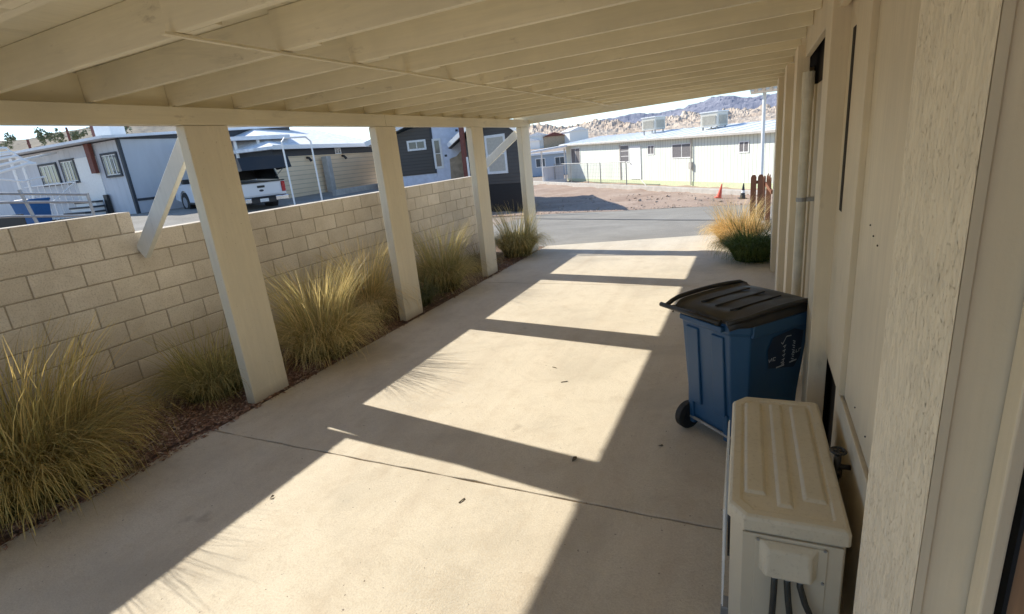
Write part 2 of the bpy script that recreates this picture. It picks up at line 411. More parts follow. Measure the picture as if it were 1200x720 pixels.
# planting bed: soil with chip mulch
mb=MB(); nx,ny=10,110
for j in range(ny+1):
    for i in range(nx+1):
        x=-5.6+i/nx*1.42; y=-3+j/ny*13.9
        z=.0+.035*noise.noise(Vector((x*1.8,y*1.8,5)))+.02*(1-i/nx)
        if x>-4.4: z=-.03+ (-4.3-x if x<-4.3 else 0)*.3
        mb.v.append((x,y,z))
for j in range(ny):
    for i in range(nx):
        a=j*(nx+1)+i; mb.f.append((a,a+1,a+nx+2,a+nx+1)); mb.m.append(0)
tag(mb.build('planting_bed',M['soil'],fix=False,smooth=True),kind='structure')
mb=MB(); rnd=random.Random(3)
for k in range(21000):
    y=rnd.uniform(-.5,10.2) if k<13000 else rnd.uniform(1.2,4.2); x=rnd.uniform(-5.45,-4.20)
    if x>-4.27 and rnd.random()<.75: continue
    z=.0+.035*noise.noise(Vector((x*1.8,y*1.8,5)))+.02*(1-(x+5.6)/1.42)+.006
    if x>-4.33: z=.006 if x>-4.28 else .0
    l=rnd.uniform(.008,.026); w=l*rnd.uniform(.35,.8); t=l*.35; a=rnd.uniform(0,6.28); e=rnd.uniform(-.5,.5)
    d=Vector((math.cos(a)*math.cos(e),math.sin(a)*math.cos(e),math.sin(e))); s_=Vector((-math.sin(a),math.cos(a),rnd.uniform(-.4,.4))).normalized(); c=Vector((x,y,z+t*.3)); u=d.cross(s_)
    p=[c-d*l,c+s_*w,c+d*l,c-s_*w,c+u*t]
    n=len(mb.v); mb.v+= [tuple(q) for q in p]
    for f in ((0,1,4),(1,2,4),(2,3,4),(3,0,4)): mb.f.append(tuple(n+i for i in f)); mb.m.append(0)
ch=mb.build('wood_chip_mulch',M['chips'],fix=False); tag(ch,'reddish brown chip mulch covering the planting bed beside the block wall','mulch',kind='stuff')

# ------------------------------------------------------------------ block wall
bw=thing('block_wall','tan concrete block wall with one raised course at its near end','wall',(-5.5,4,0))
mb=MB(); BH=.2032; BL=.4064; H2=1.684; rnd=random.Random(11)
def blk(y0,y1,z0,z1):
    j=.0055; e=rnd.uniform(-.0025,.0025)
    mb.box(-.20+.003,e,y0-4+j,y1-4-j,z0+j,z1-j)
Yend=10.25
for r in range(-1,9):
    z1=H2-r*BH; z0=z1-BH
    if z0<-.2: break
    off=5.225-(BL/2 if r%2 else 0)
    y=off-BL*20
    ylim=3.13 if r==-1 else Yend
    while y<ylim:
        a=max(y,-3.0); b=min(y+BL,ylim)
        if b-a>.05: blk(a,b,z0,z1)
        y+=BL
mb.build('blocks',M['block'],bw,bevel=.006,seg=2)
mb=MB(); mb.box(-.196,-.007,-7,Yend-4,-.1,H2-.008); mb.box(-.194,-.009,-6.98,3.12-4,H2-.02,H2+BH-.01); mb.build('mortar',M['mortar'],bw)

# ------------------------------------------------------------------ carport
cp=thing('carport','cream painted timber carport over the driveway with flat joisted roof','carport',(0,0,0))
PX=-4.296; PT=.11; PW=.415; BZ=2.546; BT=2.69
for y in (.55,3.045,5.537,8.031,10.115):
    mb=MB(); mb.box(-PT/2,PT/2,-PW/2,PW/2,0,BZ)
    o=mb.build('post',M['post'],cp,bevel=.006,loc=(PX-PT/2,y+PW/2,0))
mb=MB()
ys=[-2.5,1.66,5.75,10.62]
for a,b in zip(ys,ys[1:]): mb.box(PX-PT-.004,PX+.006,a+.002,b-.002,BZ+.003,BT)
mb.build('beam',M['beam'],cp,bevel=.005)
# roof slope: z rises .011 per metre to the right
SL=.011
def rz(x): return BT+.012+SL*(x+4.3)
JH=.205; JW=.042
jy=[2.405+.6096*k for k in range(-8,13)]
jy=[y for y in jy if -2.4<y<10.2]
rnd=random.Random(5)
for i,y in enumerate(jy):
    mb=MB()
    e=rnd.uniform(-.006,.006)
    mb.hexa([(-4.62,y,rz(-4.62)+e),(-2.16,y+e,rz(-2.16)),(-2.16,y+JW+e,rz(-2.16)),(-4.62,y+JW,rz(-4.62)+e),(-4.62,y,rz(-4.62)+JH),(-2.16,y+e,rz(-2.16)+JH),(-2.16,y+JW+e,rz(-2.16)+JH),(-4.62,y+JW,rz(-4.62)+JH)])
    mb.build('joist',M['joist'],cp,bevel=.004)
    mb=MB(); e2=rnd.uniform(-.008,.008); y2=y-JW-.002
    mb.hexa([(-2.42,y2+e,rz(-2.42)),(.34,y2+e2,rz(.34)),(.34,y2+JW+e2-.001,rz(.34)),(-2.42,y2+JW+e-.001,rz(-2.42)),(-2.42,y2+e,rz(-2.42)+JH),(.34,y2+e2,rz(.34)+JH),(.34,y2+JW+e2-.001,rz(.34)+JH),(-2.42,y2+JW+e-.001,rz(-2.42)+JH)])
    mb.build('joist',M['joist'],cp,bevel=.004)
# blocking between joist ends above the beam
for a,b in zip(jy,jy[1:]):
    mb=MB(); mb.box(-4.40,-4.36,a+JW+.003,b-.003,rz(-4.4)+.0,rz(-4.4)+JH-.01); mb.build('blocking',M['beam'],cp)
# strap
mb=MB(); mb.v=[]
pts=[(-2.385+.01*math.sin(y),y,rz(-2.38)-.009-(.012 if k%2 else 0)*(1 if y>7 else .4)) for k,y in enumerate([1.70,2.4,3.6,4.8,6.0,7.2,8.4,9.6,10.3])]
for a,b in zip(pts,pts[1:]): mb.bar(a,b,.032,.012)
mb.build('strap',M['beam'],cp)
# rim board at street end (slightly skewed) and hidden back rim
mb=MB()
def rim(yl,yr,zl,zr,t=.045,h=.30):
    mb.hexa([(-4.64,yl,zl),(.42,yr,zr),(.42,yr+t,zr),(-4.64,yl+t,zl),(-4.64,yl,BT+.21),(.42,yr,BT+.27),(.42,yr+t,BT+.27),(-4.64,yl+t,BT+.21)])
rim(10.56,10.12,2.60,2.705)
mb.build('rim_board',M['joist'],cp,bevel=.005)
# deck boards
mb=MB(); x=-4.70
while x<.45:
    x1=min(x+1.21,.46); mb.hexa([(x+.002,-2.6,rz(x)+JH+.002),(x1-.002,-2.6,rz(x1)+JH+.002),(x1-.002,10.12,rz(x1)+JH+.002),(x+.002,10.60,rz(x)+JH+.002)]+[(x+.002,-2.6,rz(x)+JH+.02),(x1-.002,-2.6,rz(x1)+JH+.02),(x1-.002,10.12,rz(x1)+JH+.02),(x+.002,10.60,rz(x)+JH+.02)]); x+=1.21
mb.build('roof_deck',M['deck'],cp)
mb=MB(); mb.box(-4.75,.6,-2.65,10.10,rz(.5)+JH+.04,rz(.5)+JH+.08); mb.build('roofing',M['roofgrey'],cp)
# ledger on the house side
mb=MB(); mb.box(.345,.385,-2.5,10.1,2.60,2.74+JH); mb.build('ledger',M['rpost'],cp,bevel=.004)
# wall braces from the posts out to the block wall
for (y,zt,yb,zb) in ((3.13,2.50,3.12,1.50),(10.18,2.50,10.15,1.72)):
    mb=MB(); mb.bar((PX-PT+.0,y,zt),(-5.43,yb,zb),.115,.045,up=(0,1,0)) if False else mb.bar((PX-PT-.012,y,zt-.06),(-5.47,yb,zb-.02),.05,.15,up=(0,0,1))
    mb.build('brace',M['brace'],cp,bevel=.004)
# wall posts on the house side (thin edge to the drive, broad face to the camera)
def wx(y): return .375-.0165*y
for (ya,yb,w) in ((3.33,3.62,.095),(5.42,5.78,.095),(6.82,7.3,.09),(8.45,9.1,.085)):
    mb=MB(); x=wx(ya); mb.box(x,x+w,ya,yb,0,2.70); mb.build('wall_post',M['rpost'],cp,bevel=.004)
    mb=MB()
np_=thing('boxed_post','cream boxed post with rough chipboard face, nearest the camera on the right','post',(.33,1.3,0))
mb=MB(); mb.box(.004,.078,-.215,.255,0,2.80); mb.build('post_core',M['rpost'],np_,bevel=.004)
mb=MB(); mb.box(-.011,.0035,-.222,.262,0,2.80); mb.poly([(-.0125,-.221,0),(-.0125,.261,0),(-.0125,.261,2.80),(-.0125,-.221,2.80)],1); mb.build('chipboard_face',[M['rpost'],M['osb']],np_,fix=False)

# ------------------------------------------------------------------ house wall on the right
hw=thing('house_wall','cream sheet sided house wall with trim boards behind the blue bin','house',(.43,4,0))
mb=MB(); mb.box(.022,.12,-2.93,6.2,0,3.0); mb.build('dark_backing',M['dark_gap'],hw)  # near-black backing: shade of recess and gaps put into its colour
mb=MB()
for a,b in ((1.14,2.738),):
    mb.box(-.005,.015,a-4,b-4,.775,2.72)
o=mb.build('siding_panel',M['panel'],hw,bevel=.002)
mb=MB(); mb.box(-.03,.015,2.74-4,3.10-4,.775,2.72); mb.box(-.03,.012,3.102-4,3.34-4,.775,2.72); mb.build('trim_board',M['rpost'],hw,bevel=.003)
mb=MB(); mb.box(-.0325,-.0305,3.12-4,3.20-4,1.62,2.48); mb.build('slot_shade',M['dark_gap'],hw)  # thin dark strip laid on the trim, painted shade of a slot opening
mb=MB(); mb.box(-.018,.014,1.14-4,2.92-4,0,.755); mb.build('base_board',M['panel'],hw,bevel=.003)
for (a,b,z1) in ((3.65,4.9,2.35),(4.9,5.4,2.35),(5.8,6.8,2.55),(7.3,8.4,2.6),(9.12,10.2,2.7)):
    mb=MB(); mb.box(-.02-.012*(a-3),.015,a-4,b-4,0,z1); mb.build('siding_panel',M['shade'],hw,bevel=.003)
# nail heads
mb=MB(); rnd=random.Random(2)
for y,z in ((2.5,1.65),(2.42,1.62),(2.33,1.60),(1.9,1.2),(2.2,.86),(1.95,.85),(1.7,.85),(2.45,.86)):
    mb.tube([(-.009,y-4,z),(-.004,y-4,z)],.0035,8)
mb.build('nail',M['dark_gap'],hw)
dt=thing('door_frame','chipped cream frame edge beside brown door at the right border','door frame',(.412,1.03,0))
mb=MB(); mb.box(-.012,.010,-.01,.045,0,2.7); mb.build('frame_edge',M['rpost'],dt,bevel=.004)
mb=MB(); mb.box(.024,.06,-1.6,-.013,0,2.7); mb.build('door_leaf',M['brown'],dt)
# pipe on the wall
vp=thing('vent_pipe','white vertical pipe fixed to the wall between cream posts behind the bin','pipe',(.32,4.60,0))
mb=MB(); mb.tube([(0,0,.0),(0,0,2.25)],.034,16); mb.build('pipe',M['pipe'],vp,smooth=False)
mb=MB(); mb.tube([(0,0,2.24),(0,0,2.42)],.040,16); mb.build('coupling',M['pipe'],vp)
for z in (.5,1.5): mb=MB(); mb.tube([(0,0,z),(0,0,z+.03)],.038,16); mb.box(-.005,.09,-.02,.02,z,z+.03); mb.build('bracket',M['metal'],vp)
# spigot
sg=thing('hose_tap','dark metal hose tap on the base board behind the air conditioner','tap',(.41,2.34,.575))
mb=MB(); mb.tube([(0.0,0,.05),(-.05,0,.05)],.012,10); mb.tube([(-.05,0,-.03),(-.05,0,.10)],[.012,.014],10); mb.tube([(-.05,0,.0),(-.05,0,.035)],.020,8); mb.build('tap_body',M['brass'],sg,smooth=True)
mb=MB(); mb.tube([(-.05,0,.10),(-.05,0,.125)],.008,8)
N=14
for k in range(N):
    a=2*math.pi*k/N; b=2*math.pi*(k+1)/N; mb.tube([(-.05+.028*math.cos(a),.028*math.sin(a),.125),(-.05+.028*math.cos(b),.028*math.sin(b),.125)],.006,6)
for k in range(4):
    a=math.pi*k/2; mb.tube([(-.05,0,.125),(-.05+.028*math.cos(a),.028*math.sin(a),.125)],.005,6)
mb.build('tap_handle',M['brass'],sg)
mb=MB(); mb.tube([(-.05,0,-.03),(-.05,0,-.42)],.011,10); mb.build('supply_pipe',M['brass'],sg)

# ------------------------------------------------------------------ air conditioner
ac=thing('air_conditioner','beige outdoor air conditioner unit standing against the wall in the foreground','air conditioner',(.135,2.34,0),rz=R(1.0))
w2,l2,zt=.205,.51,.675
def oct_(w,l,c,cr=None):  # chamfered drive-side corners
    cr=.01 if cr is None else cr
    return [(-w+c,-l),(w-cr,-l),(w,-l+cr),(w,l-cr),(w-cr,l),(-w+c,l),(-w,l-c*1.2),(-w,-l+c*1.2)]
mb=MB(); mb.prism(oct_(w2-.012,l2-.012,.05),'z',.07,zt-.05); mb.build('casing',M['acside'],ac,bevel=.006)
# lid with rolled edges and pressed ribs
mb=MB()
rings=[(0,zt-.062,.0),(0,zt-.02,.0),(.006,zt-.006,.0),(.016,zt,.0),(.045,zt,.0),(.052,zt-.006,.0)]
prev=None
for (ins,z,_) in rings:
    o8=oct_(w2-ins,l2-ins,.06-.3*ins); n=len(mb.v); mb.v+=[(x,y,z) for x,y in o8]
    if prev is not None:
        for k in range(8): mb.f.append((prev+k,prev+(k+1)%8,n+(k+1)%8,n+k)); mb.m.append(0)
    prev=n
mb.f.append(tuple(prev+k for k in range(8))); mb.m.append(0)
top=mb.build('top_cover',M['ac'],ac,bevel=.003)
def rib(xc,wd,y0,y1,h,mat):
    mb=MB(); z0=zt-.0065
    pts=[(xc-wd,y0),(xc+wd,y0),(xc+wd,y1),(xc-wd,y1)]; q=.012
    ins=[(xc-wd+q,y0+q),(xc+wd-q,y0+q),(xc+wd-q,y1-q),(xc-wd+q,y1-q)]
    n=0; mb.v=[(x,y,z0) for x,y in pts]+[(x,y,z0+h) for x,y in ins]
    for k in range(4): mb.f.append((k,(k+1)%4,4+(k+1)%4,4+k)); mb.m.append(0)
    mb.f.append((4,5,6,7)); mb.m.append(0)
    return mb.build('pressed_rib',mat,top,bevel=.004,fix=True)
rib(-.105,.042,-.36,.43,.011,M['ac']); rib(.0,.030,-.42,.44,.009,M['ac']); rib(.105,.042,-.36,.43,.011,M['ac'])
# end panels (camera side)
mb=MB(); mb.box(-.150,.185,-l2+.0,-l2+.011,.09,zt-.075); mb.build('end_panel',M['acside'],ac,bevel=.004)
mb=MB(); mb.box(-.105,.135,-l2-.006,-l2-.001,.10,zt-.09); mb.build('service_panel',M['acside'],ac,bevel=.003)
mb=MB(); q=[(-.085,-l2-.006),(.10,-l2-.006)]
z0,z1=.455,.575; y0=-l2-.0065
mb.v=[(-.09,y0,z0-.005),(.105,y0,z0-.005),(.105,y0,z1+.01),(-.09,y0,z1+.01),(-.07,y0-.045,z0),(.085,y0-.045,z0),(.075,y0-.028,z1-.01),(-.06,y0-.028,z1-.01)]
mb.f=[(0,1,5,4),(1,2,6,5),(2,3,7,6),(3,0,4,7),(4,5,6,7)]; mb.m=[0]*5
mb.build('valve_cover',M['ac'],ac,bevel=.01,seg=3)
for x,z in ((-.095,.585),(.125,.585),(-.095,.13),(.125,.44)):
    mb=MB(); mb.tube([(x,-l2-.011,z),(x,-l2-.004,z)],.0055,10); mb.build('screw',M['metal'],ac)
for i,(x,dx) in enumerate(((-.035,-.005),(.008,.03),(.05,.10))):
    mb=MB(); pts=[(x,y0-.02,.462),(x,y0-.028,.43),(x+dx*.2,y0-.035,.36),(x+dx*.7,y0-.04,.24),(x+dx*1.4,y0-.01,.12),(x+dx*2.0,y0+.02,.04)]
    mb.tube(pts,.0115,10); c=mb.build('refrigerant_line',M['greyhose'],ac,smooth=True)
    mb=MB(); mb.tube([(x,y0-.02,.466),(x,y0-.026,.448)],.015,6); mb.build('flare_nut',M['metal'],c)
# fan grille on drive side
mb=MB()
for k in range(26):
    z=.12+k*.019; mb.bar((-w2-.016,-.40,z),(-w2-.016,.34,z),.004,.004)
for k in range(9):
    y=-.40+k*.0925; mb.bar((-w2-.012,y,.11),(-w2-.012,y,.605),.005,.005)
mb.build('fan_grille',M['whitetrim'],ac)
mb=MB(); mb.tube([(-w2+.0,-.03,.36),(-w2+.011,-.03,.36)],.23,36); mb.build('fan_opening',M['black'],ac)
for y in (-.33,.33): mb=MB(); mb.box(-w2-.02,w2+.02,y-.035,y+.035,0,.068); mb.build('foot',M['metal'],ac,bevel=.005)

# ------------------------------------------------------------------ wheelie bin
# back (hinge) face looks to the left-front; local +Y = towards the front of the bin
ang=math.atan2(.31,.42)
BW=.27   # half width
bd=math.atan2(-.42,.31)   # direction of the back face edge
wb=thing('wheelie_bin','blue wheeled recycling bin with black lid beside the wall','bin',(-.085,3.665,0))
# local frame: u along back face (.594,-.804), v into the bin depth (.804,.594)
U=Vector((.74,-.673,0)); V=Vector((.673,.74,0))
def W(u,v,z): p=U*u+V*v; return (p.x,p.y,z)
# body loft: sections (z, back v, front v, half width)
# origin at centre of footprint
secs=[(.06,-.215,.25,.268,.05),(.14,-.24,.275,.276,.07),(.35,-.25,.30,.272,.075),(.62,-.27,.325,.286,.08),(.84,-.285,.345,.298,.085),(.865,-.30,.355,.310,.09),(.925,-.302,.358,.312,.09)]
def ringp(z,b,f,h,c):
    d=.035
    h2=h; P=[(-h+c,b),(h-c,b),(h,b+c),(h,f-d),(h-d,f),(-h+d,f),(-h,f-d),(-h,b+c)]
    return [W(u,v,z) for u,v in P]
mb=MB(); prev=None
for s_ in secs:
    n=len(mb.v); mb.v+=ringp(*s_)
    if prev is not None:
        for k in range(8): mb.f.append((prev+k,prev+(k+1)%8,n+(k+1)%8,n+k)); mb.m.append(0)
    else: mb.f.append(tuple(range(n,n+8))[::-1]); mb.m.append(0)
    prev=n
mb.f.append(tuple(range(prev,prev+8))); mb.m.append(0)
body=mb.build('body',M['binblue'],wb,bevel=.008,seg=3)
# moulded ribs on the back face and side
mb=MB()
def back_v(z):
    for (a,b) in zip(secs,secs[1:]):
        if a[0]<=z<=b[0]: t=(z-a[0])/(b[0]-a[0]); return a[1]+(b[1]-a[1])*t, a[3]+(b[3]-a[3])*t
for u0,u1 in ((-.175,-.06),(.06,.165)):
    z0,z1=.24,.82; b0,_=back_v(z0); b1,_=back_v(z1)
    mb.hexa([W(u0,b0-.018,z0),W(u1,b0-.018,z0),W(u1,b0+.01,z0),W(u0,b0+.01,z0),W(u0,b1-.012,z1),W(u1,b1-.012,z1),W(u1,b1+.01,z1),W(u0,b1+.01,z1)])
mb.build('moulded_rib',M['binblue'],wb,bevel=.008)
mb=MB(); b1,_=back_v(.80)
mb.hexa([W(-.19,-.335,.87),W(.19,-.335,.87),W(.19,-.29,.87),W(-.19,-.29,.87),W(-.19,-.335,.905),W(.19,-.335,.905),W(.19,-.29,.905),W(-.19,-.29,.905)])
mb.build('rim',M['binblue'],wb,bevel=.006)
# lift pocket on the side
mb=MB(); mb.hexa([W(.294,-.20,.835),W(.318,-.20,.835),W(.318,.30,.835),W(.294,.30,.835),W(.300,-.20,.92),W(.324,-.20,.92),W(.324,.30,.92),W(.300,.30,.92)]); mb.build('side_rim',M['binblue'],wb,bevel=.006)
# handle bar at the back
mb=MB(); hz=.95; mb.tube([W(-.33,-.375,hz),W(.22,-.375,hz)],.016,12)
for u in (-.25,-.03,.18): mb.tube([W(u,-.375,hz),W(u,-.30,hz-.015)],.012,8)
mb.build('handle',M['lid'],wb,smooth=True)
# lid: domed, with raised tubular side rails
mb=MB(); nu,nv=14,18
for j in range(nv+1):
    for i in range(nu+1):
        u=-1+2*i/nu; v=j/nv
        hw_=.332-.02*abs(2*v-1)**6-(.05*(1-v/.14) if v<.14 else 0); x=u*hw_; y=-.335+v*.73
        z=.945+.045*(1-abs(u)**3)*(math.sin(math.pi*min(1,v*1.02+.0))**.6 if 0<v<1 else 0)*1.0+.016*v
        if abs(u)>.80 and .02<v<.98: z+=.018
        if abs(u)>.99: z-=.045
        if v>.97: z-=.04
        # slightly sagged panel centre
        if abs(u)<.5 and .2<v<.8: z-=.012
        mb.v.append(W(x,y,z))
for j in range(nv):
    for i in range(nu):
        a=j*(nu+1)+i; mb.f.append((a,a+1,a+nu+2,a+nu+1)); mb.m.append(0)
lid=mb.build('lid',M['lid'],wb,smooth=True)
sm=lid.modifiers.new('s','SOLIDIFY'); sm.thickness=.008; sm.offset=-1
for s_ in (-1,1):
    mb=MB(); pts=[]
    for k in range(13):
        t=k/12; pts.append(W(s_*(.312-(.04*(1-t/.15) if t<.15 else 0)),-.37+t*.77,.958+.030*math.sin(math.pi*t)**.7+.016*t-(.02 if k==12 else 0)))
    mb.tube(pts,.016,10); mb.build('lid_rail',M['lid'],lid,smooth=True)
mb=MB()
for u in (-.13,0,.13): mb.bar(W(u,-.20,.978),W(u,.24,.991),.018,.012)
mb.build('lid_ridge',M['lid'],lid,bevel=.006)
# wheels and axle at the back bottom
for u in (-.205,.30):
    wc=Vector(W(u,-.245,.103)); ax=U
    mb=MB(); mb.tube([wc-ax*.026,wc-ax*.022,wc+ax*.022,wc+ax*.026],[.09,.102,.102,.09],28); wo=mb.build('wheel',M['rubber'],wb)
    mb=MB(); mb.tube([wc-ax*.028,wc+ax*.028],.055,20); mb.build('hub',M['black'],wo)
mb=MB(); mb.tube([W(-.205,-.245,.103),W(.30,-.245,.103)],.012,10); mb.build('axle',M['metal'],wb)
for u in (-.16,.16):
    mb=MB(); mb.hexa([W(u-.02,-.25,.06),W(u+.02,-.25,.06),W(u+.02,-.19,.06),W(u-.02,-.19,.06),W(u-.02,-.26,.26),W(u+.02,-.26,.26),W(u+.02,-.19,.26),W(u-.02,-.19,.26)]); mb.build('wheel_bracket',M['binblue'],wb,bevel=.006)
# printed marks on the side facing the camera (face u=+h)
def S(v,z,o=.004):
    z=.52+(z-.50)*1.12+.02
    _,h=back_v(z); return W(h+o,v,z)
mb=MB()
def stroke(a,b,w=.006,o=.0085):
    (v0,z0),(v1,z1)=a,b; v0=.035+(v0-.06)*1.3; v1=.035+(v1-.06)*1.3; d=Vector((v1-v0,z1-z0)); L=d.length; d/=L; n=Vector((-d.y,d.x))*(w/2)
    mb.poly([S(v0-n.x,z0-n.y,o),S(v1-n.x,z1-n.y,o),S(v1+n.x,z1+n.y,o),S(v0+n.x,z0+n.y,o)])
mb2=MB(); mb2.poly([S(-.03,.54,.0055),S(.20,.50,.0055),S(.25,.56,.0055),S(.255,.72,.0055),S(.17,.75,.0055),S(-.01,.73,.0055),S(-.05,.66,.0055)]); mb2.build('label_patch',M['stickerdark'],wb,fix=False)
cv=.06
stroke((cv+.02,.685),(cv+.03,.672)); stroke((cv+.03,.672),(cv+.052,.715)); stroke((cv+.052,.715),(cv+.085,.712))
for k in range(5):
    z=.655-k*.028; stroke((cv+.035,z),(cv+.055,z+.006)); stroke((cv+.05,z+.006),(cv+.045,z-.012)); stroke((cv+.10,z+.02),(cv+.118,z+.010)); stroke((cv+.105,z+.005),(cv+.118,z-.002))
for (a,b) in (((-.035,.600),(-.030,.580)),((-.030,.580),(-.015,.603)),((-.015,.603),(-.012,.582)),((-.005,.603),(-.002,.582)),((-.005,.603),(.012,.600)),((-.002,.582),(.010,.585))): stroke((cv+a[0]-.02,a[1]),(cv+b[0]-.02,b[1]),.005)
for (a,b) in (((.12,.610),(.105,.598)),((.105,.598),(.122,.592)),((.132,.612),(.130,.592)),((.130,.592),(.142,.596)),((.150,.610),(.150,.592)),((.148,.610),(.165,.612))): stroke((cv+a[0],a[1]),(cv+b[0],b[1]),.005)
stroke((cv+.0,.532),(cv+.055,.535),.009); stroke((cv+.09,.540),(cv+.14,.545),.009); stroke((cv+.03,.555),(cv+.05,.557),.007)
mb.build('printed_marks',M['mark'],wb,fix=False)

# ------------------------------------------------------------------ ornamental grasses
def clump(name,label,x,y,rad,h,n,seed,green,straw,tipmix=.7,lean=(0,0),wisps=.15,z=0.01,group='ornamental grass clumps along the planting bed'):
    rnd=random.Random(seed); verts=[]; faces=[]; cols=[]
    for k in range(n):
        a=rnd.uniform(0,2*math.pi); rr=rad*.42*math.sqrt(rnd.random())
        bx,by=rr*math.cos(a),rr*math.sin(a)
        a2=a+rnd.gauss(0,.55); wisp=rnd.random()<wisps
        L=h*(rnd.uniform(.70,1.12) if not wisp else rnd.uniform(1.1,1.5))
        out=(.20+1.15*(rr/(rad*.42)) * rnd.uniform(.5,1.1)) if not wisp else rnd.uniform(.05,.6)
        thatch=rnd.random()<.08
        if thatch: out=rnd.uniform(1.8,3.0); L*=.55
        th=out*.32; bend=rnd.uniform(.75,2.1)*(1.0 if not wisp else .35)+out*.55
        w=rnd.uniform(.0030,.0072)*.5*2*.75*(1.0 if rad<.9 else 1.25); segs=6; p=Vector((bx,by,0)); pts=[p.copy()]
        dz=a2; tw=rnd.gauss(0,.25)
        for s_ in range(segs):
            t=(s_+1)/segs; ang_=th+bend*t*t
            dz+=tw/segs
            d=Vector((math.sin(ang_)*math.cos(dz)+lean[0]*t,math.sin(ang_)*math.sin(dz)+lean[1]*t,math.cos(ang_))).normalized()
            p=p+d*(L/segs); 
            if p.z<.005: p.z=.005+rnd.random()*.01
            pts.append(p.copy())
        fa=rnd.uniform(0,math.pi); side=Vector((math.cos(fa),math.sin(fa),0))
        kg=rnd.uniform(.55,1.35); ks=rnd.uniform(.6,1.2); hu=rnd.uniform(-.08,.08); g=[green[0]*kg*(1+hu),green[1]*kg,green[2]*kg]; s2=[straw[0]*ks,straw[1]*ks*(1-abs(hu)*.5),straw[2]*ks]
        dead=rnd.random()<.28 or thatch; mt=tipmix*rnd.uniform(.5,1.3)
        n0=len(verts)
        for i,q in enumerate(pts):
            t=i/segs; ww=w*(1-t**1.6*.9)
            verts.append(tuple(q-side*ww)); verts.append(tuple(q+side*ww))
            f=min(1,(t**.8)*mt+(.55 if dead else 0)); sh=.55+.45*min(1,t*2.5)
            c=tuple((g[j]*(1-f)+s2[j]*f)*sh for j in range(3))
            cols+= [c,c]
        for i in range(segs): faces.append((n0+2*i,n0+2*i+1,n0+2*i+3,n0+2*i+2))
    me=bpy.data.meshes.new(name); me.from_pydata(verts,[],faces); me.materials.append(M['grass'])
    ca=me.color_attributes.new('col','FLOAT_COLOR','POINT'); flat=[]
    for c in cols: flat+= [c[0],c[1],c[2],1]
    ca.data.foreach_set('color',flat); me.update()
    o=bpy.data.objects.new(name,me); COL.objects.link(o); o.location=(x,y,z)
    return tag(o,label,'grass',group)
OL=(.155,.170,.055); ST=(.56,.45,.22); GR=(.10,.145,.045)
clump('ornamental_grass','largest olive green grass clump, in the near left corner by the block wall',-4.78,1.48,.92,.90,5000,1,(.25,.215,.055),(.74,.56,.20),.70,wisps=.10)
clump('ornamental_grass','low green grass clump against the wall just left of the nearest post',-4.95,3.12,.60,.60,2400,2,(.24,.235,.065),(.74,.60,.25),.65,wisps=.08)
clump('ornamental_grass','tall straw tipped grass clump right of the nearest post',-4.56,4.27,.66,.84,3700,3,(.29,.27,.08),(.90,.73,.33),.95,wisps=.20)
clump('ornamental_grass','pale yellow grass clump between the wall and the second post',-4.90,5.50,.50,.86,2300,4,(.30,.26,.08),(.92,.72,.32),.85,wisps=.2)
clump('ornamental_grass','short dark green grass clump just beyond the second post',-4.58,6.25,.42,.46,1300,5,(.11,.14,.045),(.36,.33,.16),.4,wisps=.05)
clump('ornamental_grass','pale arching grass clump leaning beside the third post',-4.66,7.12,.58,.86,2700,6,(.25,.25,.07),(.84,.68,.31),.7,wisps=.16)
clump('ornamental_grass','brownish short grass clump at the foot of the third post',-4.68,8.50,.40,.50,1000,9,(.15,.14,.055),(.50,.40,.20),.6,wisps=.1)
clump('ornamental_grass','bushy green grass clump at the foot of the last post by the street',-4.50,9.85,.64,.80,2700,7,(.26,.25,.07),(.82,.66,.29),.6,wisps=.1)
clump('ornamental_grass','golden dry grass clump by the street end of the right wall',-.28,10.75,.72,.68,3000,8,(.66,.46,.17),(.92,.70,.33),.9,wisps=.12,group='ornamental grass clumps along the house wall')
clump('ornamental_grass','deep green grass clump in front of the golden dry one',-.02,9.30,.62,.66,3200,10,(.075,.13,.03),(.22,.28,.085),.35,wisps=.05,group='ornamental grass clumps along the house wall')

# small litter on the concrete
rnd=random.Random(9)
litter=[(-1.08,2.98,.032,'dark curled leaf in the post shadow on the driveway'),(-1.62,2.35,.026,'small dark twig on the sunlit slab in front of the expansion joint'),(-1.55,4.15,.03,'tiny twig on the sunlit middle of the driveway'),(-1.75,4.45,.025,'tiny dry leaf on the sunlit driveway behind the twig'),(-.55,3.3,.02,'small dry leaf in the roof shadow near the bin'),(-2.9,2.0,.02,'tiny dry leaf on the near sunlit slab toward the left')]
for x,y,s_,lb in litter:
    mb=MB(); a=rnd.uniform(0,3)
    if 'twig' in lb: mb.tube([(-s_,0,.004),(0,.004,.006),(s_,.01,.004)],.0035,6)
    else:
        P=[(-s_,0,.002),(-s_*.4,-s_*.5,.012),(s_*.5,-s_*.35,.006),(s_,0,.010),(s_*.4,s_*.45,.014),(-s_*.5,s_*.4,.004)]
        for i in range(6): mb.poly([(0,0,.006),P[i],P[(i+1)%6]])
    tag(mb.build('twig' if 'twig' in lb else 'dry_leaf',M['leaf'],loc=(x,y,0),rot=(0,0,a)),lb,'twig' if 'twig' in lb else 'leaf','litter on the driveway')

